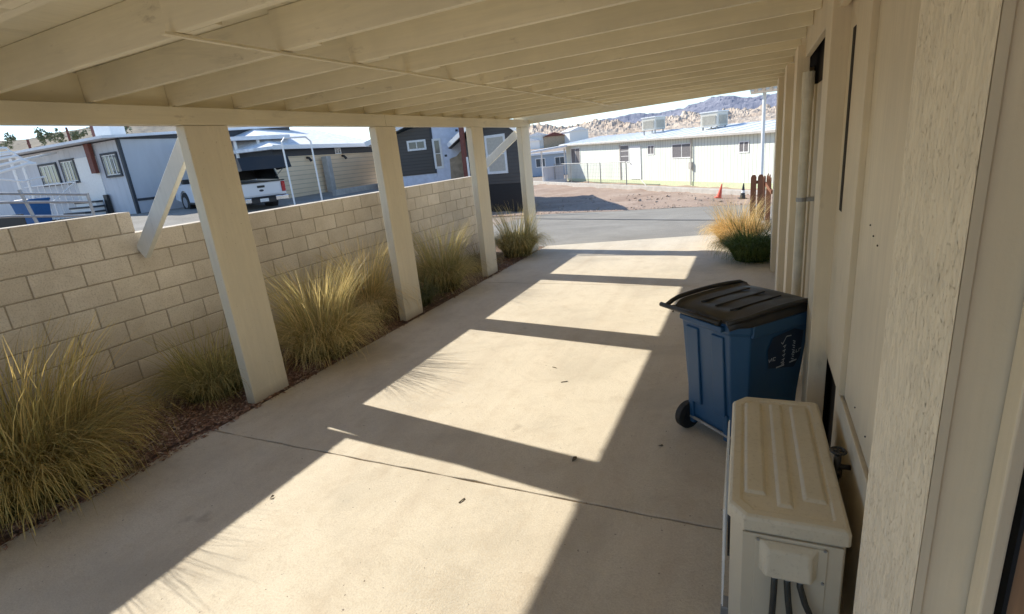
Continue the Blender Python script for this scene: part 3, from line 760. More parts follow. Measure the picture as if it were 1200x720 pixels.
# ------------------------------------------------------------------ far helpers
def P(az,r,z=None,tan=None):
    a=R(az); zz=EYE+r*tan if tan is not None else z
    return Vector((r*math.sin(a),r*math.cos(a),zz))
def T(name,parent,verts,mat): 
    mb=MB(); mb.poly(verts); return mb.build(name,mat,parent,fix=False)
def win(parent,x0,x1,z0,z1,y=-.03,mull=1,rails=0,glass='glass',trim='whitetrim',t=.07,name='window'):
    mb=MB()
    mb.box(x0-t,x1+t,y,y+.05,z1,z1+t); mb.box(x0-t,x1+t,y,y+.05,z0-t,z0)
    mb.box(x0-t,x0,y,y+.05,z0,z1); mb.box(x1,x1+t,y,y+.05,z0,z1)
    for k in range(mull):
        xm=x0+(x1-x0)*(k+1)/(mull+1); mb.box(xm-.02,xm+.02,y+.008,y+.045,z0,z1)
    for k in range(rails):
        zm=z0+(z1-z0)*(k+1)/(rails+1); mb.box(x0,x1,y+.012,y+.043,zm-.015,zm+.015)
    w=mb.build(name,M[trim],parent)
    mb=MB(); mb.box(x0,x1,y+.02,y+.035,z0,z1); mb.build('pane',M[glass],w); return w

# ---- white ribbed mobile home across the street
A=Vector((-14.0,41.8)); B=Vector((1.9,24.95)); d=(B-A); Lw=d.length; dirn=d/Lw
rzw=math.atan2(dirn.y,dirn.x)
wh=thing('mobile_home','long white ribbed mobile home with two rooftop coolers across the street','mobile home',(A.x,A.y,-.6),rz=rzw)
zl,zr=2.86,2.45
def ztop(s): return zl+(zr-zl)*s/Lw
mb=MB(); mb.hexa([(0,0,.28),(Lw,0,.28),(Lw,6.5,.28),(0,6.5,.28),(0,0,zl),(Lw,0,zr),(Lw,6.5,zr),(0,6.5,zl)]); mb.build('wall',M['wbside'],wh)
mb=MB(); mb.box(.01,Lw-.01,-.02,6.4,-.3,.28); mb.build('skirting',M['wbbase'],wh)
mb=MB(); mb.v=[(-.5,-.35,zl+.0),(Lw+.3,-.35,zr+.0),(Lw+.3,-.35,zr+.09),(-.5,-.35,zl+.09),(-.5,3.2,zl+.46),(Lw+.3,3.2,zr+.46),(-.5,6.9,zl+.05),(Lw+.3,6.9,zr+.05)]
mb.f=[(0,1,2,3),(3,2,5,4),(4,5,7,6),(0,3,4,6),(1,7,5,2),(0,6,7,1)]; mb.m=[0]*6; rf=mb.build('roof',M['roofwhite'],wh)
mb=MB()
for k in range(22): s_=.3+k*Lw/22; mb.bar((s_,-.3,ztop(s_)+.10),(s_,3.2,ztop(s_)+.47),.04,.03)
mb.build('roof_seam',M['white'],rf)
mb=MB(); mb.bar((-.5,-.37,zl+.02),(Lw+.3,-.37,zr+.02),.06,.10); mb.build('gutter',M['concwall'],wh)
def sa(az):  # distance along the wall where the direction az meets it
    a=R(az); vx,vy=math.sin(a),math.cos(a); det=vx*(-dirn.y)-vy*(-dirn.x); r=(A.x*(-dirn.y)-A.y*(-dirn.x))/det; p=Vector((vx*r,vy*r)); return (p-A).dot(dirn),r
def wz(az,tan): s_,r=sa(az); return EYE+r*tan+.6
for (a0,a1,t1,t0,mu,gl,lb) in ((-17.96,-17.09,-.0030,-.0279,1,'screen',None),(-10.17,-9.59,-.0112,-.0245,1,'screen',None),(-7.77,-5.98,-.0132,-.0345,1,'screen',None),(-1.54,-.77,-.0193,-.0347,1,'screen',None)):
    win(wh,sa(a0)[0],sa(a1)[0],wz(a0,t0),wz(a0,t1),mull=mu,glass=gl,t=.05)
s0=sa(-12.9)[0]; s1=sa(-12.1)[0]; s2=sa(-10.87)[0]
win(wh,s0,s1,1.45,wz(-12.9,-.0064),mull=0,rails=2,glass='screen',t=.05)
mb=MB(); mb.box(s0-.15,s0-.02,-.05,.02,.28,2.5); mb.build('downpipe',M['concwall'],wh)
mb=MB(); mb.box(s1+.15,s2,-.05,.0,.35,2.38); dd=mb.build('door',M['whitetrim'],wh,bevel=.01)
mb=MB(); mb.tube([(s1+.3,-.10,1.3),(s1+.3,-.04,1.3)],.04,10); mb.build('handle',M['metal'],dd)
sm_=sa(-5.9)[0]; mb=MB(); mb.tube([(sm_,-.09,.1),(sm_,-.09,2.5)],.035,8); mb.box(sm_-.12,sm_+.08,-.16,-.01,.95,1.3); mb.build('electric_meter_mast',M['concwall'],wh)
# coolers on the roof
def cooler(az,r,w,h,tanb,label):
    p=P(az,r,tan=tanb); c=thing('rooftop_cooler',label,'cooler',p,rz=rzw+.35,group='evaporative coolers on the mobile home roof')
    mb=MB(); mb.box(-w/2,w/2,-w/2,w/2,.08,h); mb.build('cabinet',M['cooler'],c,bevel=.03)
    for (ax,sg_) in (('y',-1),('x',-1),('x',1)):
        mb=MB()
        for k in range(9):
            z=.2+k*(h-.35)/9
            if ax=='y': mb.box(-w/2+.12,w/2-.12,-w/2-.03,-w/2-.005,z,z+.035)
            else: mb.box(sg_*w/2-.015 if sg_<0 else w/2+.004,sg_*w/2-.004 if sg_<0 else w/2+.03,-w/2+.12,w/2-.12,z,z+.035)
        mb.build('louvre',M['blind'],c)
    mb=MB(); mb.box(-w/2-.04,w/2+.04,-w/2-.04,w/2+.04,h,h+.06); mb.build('lid',M['white'],c,bevel=.01)
    mb=MB()
    for i in(-1,1):
        for j in(-1,1): mb.box(i*(w/2-.1)-.03,i*(w/2-.1)+.03,j*(w/2-.1)-.03,j*(w/2-.1)+.03,-.35,.08)
    mb.build('leg',M['metal'],c)
cooler(-9.6,36.8,1.05,.82,.0133,'smaller left evaporative cooler on the white mobile home roof')
cooler(-3.9,31.9,1.02,.80,.0080,'nearer right evaporative cooler on the white mobile home roof')
# wire fence with gate before the home
off=Vector((dirn.y,-dirn.x))*1.3
def fp(az,tan_=None):
    s_,r=sa(az); p=A+dirn*s_+off; return Vector((p.x,p.y,-.58))
wf=thing('wire_fence','grey wire fence with gate posts in front of the white mobile home','fence',(0,0,0))
azs=[-18.3,-16.5,-14.67,-13.3,-10.55]
for a in azs:
    p=fp(a); mb=MB(); mb.tube([p,p+Vector((0,0,1.52))],.035,8); mb.build('post',M['metal'],wf)
mb=MB()
for a,b in zip(azs,azs[1:]): mb.tube([fp(a)+Vector((0,0,1.5)),fp(b)+Vector((0,0,1.5))],.022,6)
mb.tube([fp(-10.55)+Vector((0,0,1.5)),fp(-8.4)+Vector((0,0,.05))],.022,6); mb.build('rail',M['metal'],wf)
mb=MB()
for a,b in zip(azs,azs[1:]):
    p,q=fp(a),fp(b); L=(q-p).length; n=int(L/.22)
    for k in range(1,n):
        c=p.lerp(q,k/n); mb.bar(c,c+Vector((0,0,1.48)),.006,.006)
    for k in range(6): z=Vector((0,0,.12+k*.24)); mb.bar(p+z,q+z,.006,.006)
mb.build('wire_mesh',M['metal'],wf)
# low kerb wall
kb=thing('kerb_wall','low grey kerb wall along the dirt lot in front of the mobile home','kerb',(A.x,A.y,-.6),rz=rzw)
mb=MB(); mb.box(-5,Lw+3,-2.3,-2.05,-.2,.26); mb.build('kerb',M['concwall'],kb,bevel=.02)
# cones
def cone(x,y,label,body,tilt):
    c=thing('traffic_cone',label,'cone',(x,y,terr(x,y)+.03),group='traffic cones at the edge of the dirt lot',rot=(0,tilt,.3)); c.scale=(.88,.88,.88)
    mb=MB(); mb.box(-.17,.17,-.17,.17,0,.035); mb.build('base',body[0],c,bevel=.01)
    mb=MB(); mb.tube([(0,0,.035),(0,0,.25)],[.12,.085],16); mb.tube([(0,0,.36),(0,0,.66)],[.065,.022],16); mb.build('cone_body',body[0],c)
    mb=MB(); mb.tube([(0,0,.25),(0,0,.36)],[.086,.066],16); mb.build('reflective_band',body[1],c)
cone(-1.38,23.3,'leaning faded red traffic cone on the dirt lot',(M['orange'],M['orange']),.22)
cone(-.46,22.4,'dark traffic cone with pale band next to the wooden pickets',(M['black'],M['conewhite']),.05)
# stones on dirt lot
rnd=random.Random(21); mb=MB()
for k in range(1100):
    x=rnd.uniform(-11,3); y=rnd.uniform(20.2,27) if k<450 else 19.9+abs(rnd.gauss(0,.5)); s_=rnd.uniform(.02,.10)*(1 if k<450 else .55)*(1 if rnd.random()<.25 else .5); z=terr(x,y)+lot_b(x,y)
    if y<20: y=19.9+(y-19.9)
    pts=[Vector((rnd.gauss(0,1),rnd.gauss(0,1),rnd.gauss(0,.7))).normalized()*s_*rnd.uniform(.7,1.2) for _ in range(8)]
    bmh=bmesh.new(); vs=[bmh.verts.new(p) for p in pts]; r_=bmesh.ops.convex_hull(bmh,input=vs); n=len(mb.v)
    bmh.verts.index_update()
    for v in bmh.verts: mb.v.append((v.co.x+x,v.co.y+y,v.co.z+z))
    for f in bmh.faces: mb.f.append(tuple(n+v.index for v in f.verts)); mb.m.append(0)
    bmh.free()
tag(mb.build('lot_rubble',M['rock'],fix=False),'scattered stones and clods on the dirt lot across the street','rubble',kind='stuff')
# picket fence
pf=thing('picket_fence','short brown wooden picket fence at the street end of the right wall','fence',(0,0,0))
def picket(x,y,rz_,h,w=.135):
    mb=MB(); mb.prism([(-w/2,0),(w/2,0),(w/2,h-.06),(w/4,h),(-w/4,h),(-w/2,h-.06)],'y',-.012,.012)
    mb.build('picket',M['wood'],pf,loc=(x,y,terr(x,y)-.02),rot=(0,0,rz_),bevel=.004)
picket(-.06,15.1,.0,1.12); picket(.105,15.1,.0,1.12); picket(.19,14.5,1.3,1.10)
for k in range(5): picket(.24+.012*k,14.2-.35*k,1.5,1.12+.05*(k%2))
mb=MB(); mb.bar((-.12,15.13,.75),(.2,15.13,.75),.04,.08); mb.bar((.22,14.6,.75),(.31,12.5,.75),.04,.08); mb.build('rail',M['wood'],pf)
# awning with pole
aw=thing('street_awning','narrow corrugated awning on a white pole beyond the right wall','awning',(.16,20.2,-.3))
mb=MB(); mb.tube([(0,0,0),(0,0,3.48)],.055,10); mb.build('pole',M['white'],aw)
mb=MB()
for k in range(12):
    x=-.42+k*.22; mb.hexa([(x,-.6,3.52),(x+.11,-.6,3.52),(x+.11,2.5,3.62),(x,2.5,3.62),(x,-.6,3.60),(x+.11,-.6,3.60),(x+.11,2.5,3.70),(x,2.5,3.70)])
mb.box(-.44,2.3,-.62,2.5,3.60,3.615); mb.build('corrugated_panel',M['cooler'],aw)
# white carport shed left of the home
sh=thing('far_carport','white carport with panel railing left of the mobile home','carport',(0,0,0))
mb=MB(); a=P(-22.6,44,2.0); b=P(-18.3,44.5,2.25); mb.bar(a,b,3.0,.12); mb.build('roof',M['roofwhite'],sh)
mb=MB()
for az in (-21.1,-18.7): p=P(az,43.5,-.6); mb.tube([p,(p.x,p.y,2.05)],.06,8)
mb.build('column',M['white'],sh)
mb=MB(); a=P(-21.0,43.3,.15); b=P(-18.9,43.3,.15); mb.bar(a,b,.05,1.15); mb.build('railing_panel',M['greypanel'],sh)
mb=MB(); a=P(-21.1,43.2,-.42); b=P(-18.7,43.2,-.42); mb.bar(a,b,.08,.3); mb.bar(P(-21.1,43.2,.76),P(-18.9,43.2,.76),.08,.07); mb.build('railing_trim',M['white'],sh)
fb=thing('distant_building','pale grey blue low building behind the far carport','building',P(-20.3,60,-.6))
mb=MB(); mb.box(-4,4,-2,2,0,2.2); mb.build('wall',simple('blue_grey',(.35,.42,.50)),fb); mb=MB(); mb.box(-4.3,4.3,-2.3,2.3,2.2,2.4); mb.build('roof',M['roofwhite'],fb)
for k in range(3): win(fb,-3+k*2.2,-2+k*2.2,1.0,1.8,y=-2.03)

# ---- dark grey gable house by the street
a=P(-29.2,25.1,0).xy; b=P(-23.42,22.9,0).xy; dv=(b-a); L2=dv.length; dn=dv/L2
g2=thing('gable_house','dark grey gabled house with large white framed window by the street','house',(a.x,a.y,-.12),rz=math.atan2(dn.y,dn.x))
ze=2.95; xp=L2*.62
sk=R(-26)-0; dvw=Vector((math.sin(sk),math.cos(sk))); DX=dvw.dot(dn)*8.5; DY=dvw.dot(Vector((-dn.y,dn.x)))*8.5
def skew(ol,mat,name,y0=0.0,f=1.0,ox=0):
    mb=MB(); k=len(ol); mb.v=[(x,y0,z) for x,z in ol]+[(x+DX*f,y0+DY*f,z) for x,z in ol]
    mb.f=[tuple(range(k))[::-1],tuple(range(k,2*k))]+[(i,(i+1)%k,k+(i+1)%k,k+i) for i in range(k)]; mb.m=[0]*len(mb.f)
    return mb.build(name,mat,g2)
skew([(0,.95),(L2,.95),(L2,ze),(xp,ze+1.0),(0,ze-.1)],M['darklap'],'wall')
skew([(.05,-.3),(L2-.05,-.3),(L2-.05,.949),(.05,.949)],M['black'],'skirting',.03)  # dark skirt: shadow under the house put in as a black block
skew([(-.5,ze-.28),(xp,ze+1.0),(L2+.55,ze-.12),(L2+.55,ze-.0),(xp,ze+1.14),(-.5,ze-.12)],M['darktrim'],'roof',-.45,1.08)
ov=.45
mb=MB(); mb.bar((-.5,-ov-.03,ze-.15),(xp,-ov-.03,ze+1.1),.05,.2); mb.bar((xp,-ov-.03,ze+1.1),(L2+.55,-ov-.03,ze-.03),.05,.12); mb.build('barge_board',M['white'],g2)
def s_of(az,A_,D_):
    vx,vy=math.sin(R(az)),math.cos(R(az)); det=vx*(-D_.y)+vy*D_.x; r=(A_.x*(-D_.y)+A_.y*D_.x)/det; return (Vector((vx*r,vy*r))-A_).dot(D_)
win(g2,s_of(-26.7,a,dn),s_of(-24.95,a,dn),1.5,2.92,mull=0,rails=1,glass='blind',t=.11)
# ---- second dark house with house wrap
a=P(-37.6,27,0).xy; b=P(-29.25,26.6,0).xy; dv=(b-a); L3=dv.length; dn=dv/L3
g3=thing('unfinished_house','dark grey house with white house wrap on its right part','house',(a.x,a.y,.95),rz=math.atan2(dn.y,dn.x))
sc_=s_of(-32.25,a,dn)
mb=MB(); mb.prism([(0,.55),(sc_,.55),(sc_,2.95),(0,2.3)],'y',0,7); mb.build('wall',M['darklap'],g3)
mb=MB(); mb.box(0,sc_-.01,.03,7,-.4,.55); mb.build('foundation',M['wrap'],g3)
mb=MB(); mb.box(sc_,L3,-.02,7,-.4,3.1); wr=mb.build('wrapped_wall',M['wrap'],g3)
mb=MB()
for k in range(5): x=sc_+.25+k*.22; mb.box(x,x+.12,-.028,-.024,.9+.37*k%1.7,1.0+.37*k%1.7)
mb.build('wrap_print',M['darktrim'],wr)
mb=MB(); mb.prism([(L3-.75,.2),(L3-.02,.2),(L3-.02,1.55),(L3-.35,1.25),(L3-.7,1.15)],'y',-.06,-.025); mb.build('stone_facing',M['stone'],g3)
mb=MB(); mb.box(sc_-.1,sc_+.0,-.05,.02,.55,3.0); mb.build('corner_trim',M['darktrim'],g3)
mb=MB(); x0,x1=-.6,sc_+1.2; z0,z1=2.12,3.75; mb.hexa([(x0,-.5,z0),(x1,-.5,z1),(x1,7.2,z1),(x0,7.2,z0),(x0,-.5,z0+.12),(x1,-.5,z1+.12),(x1,7.2,z1+.12),(x0,7.2,z0+.12)]); mb.build('roof',M['roofgrey'],g3)
mb=MB(); mb.bar((x0,-.53,z0+.05),(x1,-.53,z1+.05),.06,.22); mb.build('barge_board',M['white'],g3)
win(g3,s_of(-34.75,a,dn),s_of(-33.2,a,dn),1.78,2.08,mull=1,t=.09)
win(g3,s_of(-32.15,a,dn),s_of(-31.65,a,dn),.85,2.05,y=-.06,mull=0,rails=1,t=.10)
rp=thing('steel_post','rust red steel post with white tags beside the wrapped house','post',P(-29.2,22.5,.6))
mb=MB(); mb.box(-.09,.09,-.06,.06,-.4,3.2); mb.build('post',M['redsteel'],rp); mb=MB(); mb.box(.10,.14,-.05,.05,.55,1.5); mb.build('tag_strip',M['white'],rp)

# ---- tan lap sided house
tnh=thing('tan_house','tan lap sided house with dark upper band and white hip roof','house',(-19.0,17.2,.85),rz=R(97.5))
LL=8.2
mb=MB(); mb.box(0,LL,0,8,.0,2.05); mb.build('wall',M['lap'],tnh)
mb=MB(); mb.box(.0,LL,.005,8,2.05,2.40); mb.build('upper_band',M['darktrim'],tnh)
mb=MB(); e=.45; z0=2.36; mb.v=[(-e,-e,z0),(LL+e,-e,z0),(LL+e,8+e,z0),(-e,8+e,z0),(-e,-e,z0+.12),(LL+e,-e,z0+.12),(LL+e,8+e,z0+.12),(-e,8+e,z0+.12),(3.6,4,z0+1.35),(LL+e,4,z0+1.35)]
mb.f=[(0,1,5,4),(1,2,6,5),(2,3,7,6),(3,0,4,7),(4,5,9,8),(6,7,8,9),(7,4,8),(5,6,9),(0,3,2,1)]; mb.m=[0]*9; mb.build('roof',M['roofgrey'],tnh)
mb=MB(); mb.box(-e,LL+e,-e-.03,-e-.002,z0-.02,z0+.16); mb.build('fascia',M['white'],tnh)
win(tnh,4.55,4.95,2.10,2.30,mull=1,t=.05)
for x in (2.15,5.0):
    f=MB(); f.tube([(x,-.03,1.95),(x,-.16,1.93),(x+.07,-.22,1.78)],[.05,.06,.07],8); f.build('wall_lamp',M['black'],tnh)
mb=MB(); mb.box(3.0,3.35,-.5,-.2,-.1,1.95); mb.build('column',M['concwall'],tnh,bevel=.02)
lw=thing('yard_wall','low pale concrete wall in front of the tan house','wall',(-17.3,18.6,.95),rz=R(97))
mb=MB(); mb.box(0,4.5,-.1,.1,-.3,.30); mb.build('wall_body',M['concwall'],lw,bevel=.02)
fr=thing('pipe_arch','white pipe arch standing in front of the tan house','pipe frame',P(-45.5,20.8,.75))
dd_=(P(-44.25,21.5,0)-P(-46.85,20.6,0)); dd_.z=0; hl=dd_.length/2; dd_.normalize()
mb=MB(); pts=[(-dd_*hl)+Vector((0,0,-.05)),(-dd_*hl)+Vector((0,0,2.45)),(-dd_*(hl-.15))+Vector((0,0,2.58)),(dd_*(hl-.2))+Vector((0,0,2.60)),(dd_*hl)+Vector((0,0,2.45)),(dd_*hl)+Vector((0,0,-.05))]
mb.tube(pts,.030,10); mb.build('arch',M['white'],fr)
for s_ in(-1,1): mb=MB(); p=dd_*hl*s_; mb.box(p.x-.12,p.x+.12,p.y-.12,p.y+.12,-.1,.06); mb.build('foot',M['concwall'],fr)
# carport roof behind the truck
cr=thing('neighbour_carport','white flat carport roof on slim posts behind the pickup','carport',(0,0,0))
mb=MB(); q=[P(-53.5,26,3.75),P(-46.0,26.5,3.68),P(-46.5,31.5,3.95),P(-53.5,32,4.0)]
mb.hexa(q+[v+Vector((0,0,.16)) for v in q]); mb.build('roof',M['roofwhite'],cr)
mb=MB()
for az,r in ((-50.9,26.5),(-48.9,26.5)): p=P(az,r,.9); mb.tube([p,(p.x,p.y,3.75)],.07,8)
mb.build('column',M['white'],cr)
for (az,r,w,z0,z1,lb) in ((-50.4,58,7,2.2,5.0,'distant white building with dark windows behind the neighbour carport'),(-47.0,75,6,3.0,6.6,'distant pale building with blue grey roof above the tan house')):
    p=P(az,r,z0); t=thing('distant_building',lb,'building',p,rz=R(-az))
    mb=MB(); mb.box(-w/2,w/2,-1,3,-3,z1-z0-.6); mb.build('wall',M['whitetrim'],t); mb=MB(); mb.box(-w/2-.3,w/2+.3,-1.4,3.3,z1-z0-.6,z1-z0-.3); mb.build('roof',M['roofwhite'],t)
    for k in range(3): win(t,-w/2+.7+k*2.1,-w/2+1.5+k*2.1,.6,1.5,y=-1.04,mull=0)

# ---- grey mobile home with porch, far left
gh=thing('porch_home','pale grey mobile home with dark corner trim and porch steps','mobile home',(-23.35,13.6,1.05),rz=math.pi)
# local: +x runs away to world -X; faces: world -Y side is local +y
zt_=3.08
mb=MB(); mb.box(0,22,-9,0,.0,zt_); mb.build('wall',M['greypanel'],gh)
mb=MB(); mb.prism([(-.02,zt_),(-.02,zt_+.12),(-9.0,zt_+.50),(-9.0,zt_)],'x',-.04,-.005); mb.build('gable_band',M['darktrim'],gh)
mb=MB(); mb.hexa([(-.35,.75,zt_+.02),(22.3,.75,zt_+.02),(22.3,-9.3,zt_+.50),(-.35,-9.3,zt_+.50),(-.35,.75,zt_+.12),(22.3,.75,zt_+.12),(22.3,-9.3,zt_+.62),(-.35,-9.3,zt_+.62)]); mb.build('roof',M['roofwhite'],gh)
mb=MB(); mb.box(-.03,.10,-.08,.03,.0,zt_); mb.build('corner_trim',M['darktrim'],gh)
mb=MB(); mb.box(-.035,-.004,-9,-.1,.62,.72); mb.build('trim_line',M['darktrim'],gh)
def hx(az): return -(13.6*math.tan(R(az)))-23.35
def gwin(a0,a1,z0,z1,dark=True):
    x0,x1=hx(a1),hx(a0); t=.09
    mb=MB(); y=.0
    mb.box(x0-t,x1+t,y,y+.06,z1,z1+t); mb.box(x0-t,x1+t,y,y+.06,z0-t,z0); mb.box(x0-t,x0,y,y+.06,z0,z1); mb.box(x1,x1+t,y,y+.06,z0,z1)
    w=mb.build('window',M['darktrim'],gh)
    mb=MB(); mb.box(x0,x1,y+.005,y+.03,z0,z1); mb.build('pane',M['glass'],w)
    mb=MB()
    for k in range(5): xx=x0+(x1-x0)*k/4; mb.box(xx-.02,xx+.02,y+.032,y+.045,z0,z1)
    for k in range(2): zz=z0+(z1-z0)*k; mb.box(x0,x1,y+.034,y+.047,zz-.03,zz+.03)
    mb.build('muntin',M['white'],w)
gwin(-61.1,-60.15,1.75,2.55); gwin(-63.9,-63.1,1.70,2.55); gwin(-65.3,-64.3,1.70,2.5)
mb=MB(); x=hx(-61.75); mb.box(x-.22,x+.10,.05,.20,1.9,zt_); mb.build('brown_column',M['redsteel'],gh)
mb=MB(); x=hx(-61.6); mb.box(x-.2,x+.05,.05,.15,-.05,1.0); mb.build('downpipe',M['black'],gh)
x0,x1=hx(-61.6),hx(-63.3)
mb=MB(); mb.box(x0,x1,.0,.03,.55,2.6); dd=mb.build('door',M['white'],gh)
st_=thing('porch_steps','dark porch steps with pale treads at the grey mobile home','steps',(-26.0,12.9,1.05))
for k in range(4):
    mb=MB(); mb.box(-.75,.75,-.55+.26*k,.5,.20*k,.20*k+.13); mb.build('riser',M['white'],st_); mb=MB(); mb.box(-.8,.8,-.58+.26*k,.5,.20*k+.13,.20*k+.20); mb.build('tread',M['darktrim'],st_)
mb=MB(); mb.tube([(-.8,-.5,0),(-.8,-.5,.95),(-.8,.5,1.65)],.03,8); mb.tube([(-.8,.5,.8),(-.8,.5,1.65),(-5.0,.5,1.68)],.03,8)
for k in range(9): mb.tube([(-.9-k*.5,.5,0),(-.9-k*.5,.5,1.65)],.02,6)
mb.tube([(-.8,.5,.85),(-5,.5,.85)],.03,8); mb.build('handrail',M['white'],st_)
br=thing('brown_flue','reddish brown flue and pale box above the grey mobile home roof','flue',P(-61,34,4.2))
mb=MB(); mb.box(-.18,.18,-.15,.15,-.6,1.6); mb.build('flue',M['redsteel'],br); mb=MB(); mb.box(.35,1.6,-.3,.4,-.3,1.1); mb.build('box',M['white'],br)

# far left awning frames
af=thing('awning_frame','white slatted awning frame at the far left beyond the pipe rail','awning',(0,0,0))
mb=MB()
for k in range(5):
    a=P(-69.5+.0*k,31-.9*k,tan=.074-.010*k); b=P(-66.9+.25*k,31.5-1.2*k,tan=.0725-.0055*k); b.z=b.z; mb.tube([a,b,b.lerp(P(-66.2+.2*k,31.5-1.2*k,tan=.050),.9)],.06,6)
mb.build('slat',M['white'],af)
for az,t0 in ((-66.9,.058),(-66.3,.052)):
    mb=MB(); p=P(az,29.5,1.0); mb.tube([p,P(az,29.5,tan=t0)],.05,6); mb.build('leg',M['white'],af)
mb=MB(); mb.tube([P(-68.5,29,tan=.036),P(-66.6,29,tan=.028),P(-65.2,29.2,tan=.032)],.04,6); mb.tube([P(-66.6,29.3,tan=.055),P(-64.0,30.5,tan=.063)],.05,6); mb.build('rail',M['white'],af)
for (az,r,label) in ((-69.2,17,'jumbled dark trailer frame at the far left edge'),):
    t=thing('utility_trailer',label,'trailer',P(-68.7,15.5,1.0),rz=.4)
    mb=MB(); mb.box(-1.2,1.0,-.5,.5,.42,.55); mb.box(-1.2,1.0,-.5,-.46,.55,.85); mb.build('bed',M['black'],t)
    for x in(-.5,.4): mb=MB(); mb.tube([(x,-.56,.28),(x,-.70,.28)],.28,20); mb.build('wheel',M['rubber'],t)
# pipe rail fence
pr=thing('pipe_fence','three rail galvanised pipe fence behind the near block wall','fence',(0,0,0))
def prr(az,z,r=13.5): return P(az,r,z)
for (zl_,zr_) in ((2.26,2.10),(2.10,1.955),(1.84,1.68)):
    mb=MB(); mb.tube([prr(-73,zl_+.08),prr(-68,zl_),prr(-63.0,zr_)],.024,8); mb.build('rail',M['metal'],pr)
for az,az2 in ((-67.0,-66.0),(-62.9,-62.9),(-71,-71)):
    mb=MB(); mb.tube([prr(az,2.3 if az<-64 else 2.12),prr(az2,.6)],.03,8); mb.build('post',M['metal'],pr)
# far blue bin
fbn=thing('wheelie_bin','small distant blue bin behind the pipe fence at the far left','bin',(-24.4,10.55,1.08),rz=.35)
mb=MB(); prev=None
for z,h in ((.05,.30),(.9,.38),(1.0,.40)):
    n=len(mb.v); mb.v+=[(-h,-h,z),(h,-h,z),(h,h,z),(-h,h,z)]
    if prev is not None:
        for k in range(4): mb.f.append((prev+k,prev+(k+1)%4,n+(k+1)%4,n+k)); mb.m.append(0)
    prev=n
mb.build('body',M['binfar'],fbn)
mb=MB(); mb.box(-.43,.43,-.45,.43,1.0,1.09); mb.build('lid',M['binfar'],fbn,bevel=.03)
for s_ in(-1,1): mb=MB(); mb.tube([(s_*.30,.36,.13),(s_*.38,.36,.13)],.13,14); mb.build('wheel',M['rubber'],fbn)

# ------------------------------------------------------------------ pickup
hd=Vector((-.966,.259)); th=math.atan2(hd.y,hd.x)
tk=thing('pickup_truck','white pickup with open black bed topper seen from behind','pickup',(-16.55,14.05,.82),rot=(0,-R(2.5),0))
tk.rotation_mode='XYZ'; tk.rotation_euler=(0,-R(2.5),th)
# local: +x forward, width along y, rear at x=0
def side_profile():
    pts=[(.02,.62),(.02,1.12),(1.95,1.12),(1.98,1.12),(4.35,1.12),(5.35,1.02),(5.55,.85),(5.55,.50),(5.05,.42)]
    for k in range(9): a=math.pi*k/8; pts.append((4.60+.46*math.cos(a),.42+.46*math.sin(a)))
    pts+=[(4.1,.40),(1.75,.40)]
    for k in range(9): a=math.pi*k/8; pts.append((1.15+.46*math.cos(a),.44+.46*math.sin(a)))
    pts+=[(.6,.50)]
    return pts
mb=MB(); mb.prism(side_profile(),'y',-.98,-.88); mb.prism(side_profile(),'y',.88,.98)
mb.box(.02,.08,-.88,.88,.62,1.12); mb.box(2.0,5.35,-.88,.88,.62,1.02); mb.box(.08,2.0,-.88,.88,.62,.70); mb.box(5.3,5.5,-.88,.88,.5,.95); mb.build('body',M['tw'],tk,bevel=.03)
mb=MB(); cabs=[(2.02,1.11,.93),(4.15,1.11,.93),(3.55,1.62,.78),(2.15,1.64,.78)]
mb.v=[(x,s_*w,z) for s_ in(-1,1) for x,z,w in cabs]
mb.f=[(0,1,2,3),(7,6,5,4),(0,4,5,1),(1,5,6,2),(2,6,7,3),(3,7,4,0)]; mb.m=[0]*6
cab=mb.build('cab',M['tw'],tk,bevel=.05,seg=3)
mb=MB()
for s_ in(-1,1):
    def q(x,z): t=(z-1.11)/.52; return (x,s_*(.935-.15*t),z)
    mb.poly([q(2.35,1.17),q(3.0,1.17),q(2.95,1.55),q(2.38,1.56)]); mb.poly([q(3.06,1.17),q(3.95,1.17),q(3.5,1.54),q(3.02,1.55)])
mb.poly([(2.035,-.75,1.2),(2.035,.75,1.2),(2.12,.66,1.55),(2.12,-.66,1.55)]); mb.poly([(4.10,-.82,1.17),(4.10,.82,1.17),(3.63,.68,1.57),(3.63,-.68,1.57)])
mb.build('window',M['glass'],tk,fix=False)
for x in (1.15,4.60):
    for s_ in (-1,1):
        mb=MB(); mb.tube([(x,s_*.99,.40),(x,s_*.97,.40),(x,s_*.76,.40),(x,s_*.74,.40)],[.36,.40,.40,.36],26); w=mb.build('wheel',M['rubber'],tk)
        mb=MB(); mb.tube([(x,s_*.995,.40),(x,s_*.90,.40)],.22,18); mb.build('rim',M['chrome'],w)
mb=MB(); mb.box(-.02,.018,-.76,.76,.66,1.10); tg=mb.build('tailgate',M['tw'],tk,bevel=.015)
mb=MB(); mb.box(-.045,-.022,-.16,.12,.93,1.01); mb.build('handle',M['black'],tg,bevel=.01)
mb=MB(); mb.tube([(-.026,-.02,.83),(-.021,-.02,.83)],1.0,20)
mb.v=[(v[0],-.02+(v[1]+.02)*.085,.83+(v[2]-.83)*.040) for v in mb.v]; mb.build('oval_badge',M['darktrim'],tg)
mb=MB(); mb.box(-.035,.03,-.96,.96,1.115,1.16); mb.build('bed_rail_cap',M['black'],tk)
for s_ in(-1,1): mb=MB(); mb.box(-.03,.10,s_*.89-.07,s_*.89+.07,.72,1.09); mb.build('tail_light',M['red'],tk,bevel=.02)
for q0,q1 in((-.97,-.45),(.45,.97)): mb=MB(); mb.box(-.16,.05,q0,q1,.42,.60); mb.build('bumper_end',M['chrome'],tk,bevel=.03)
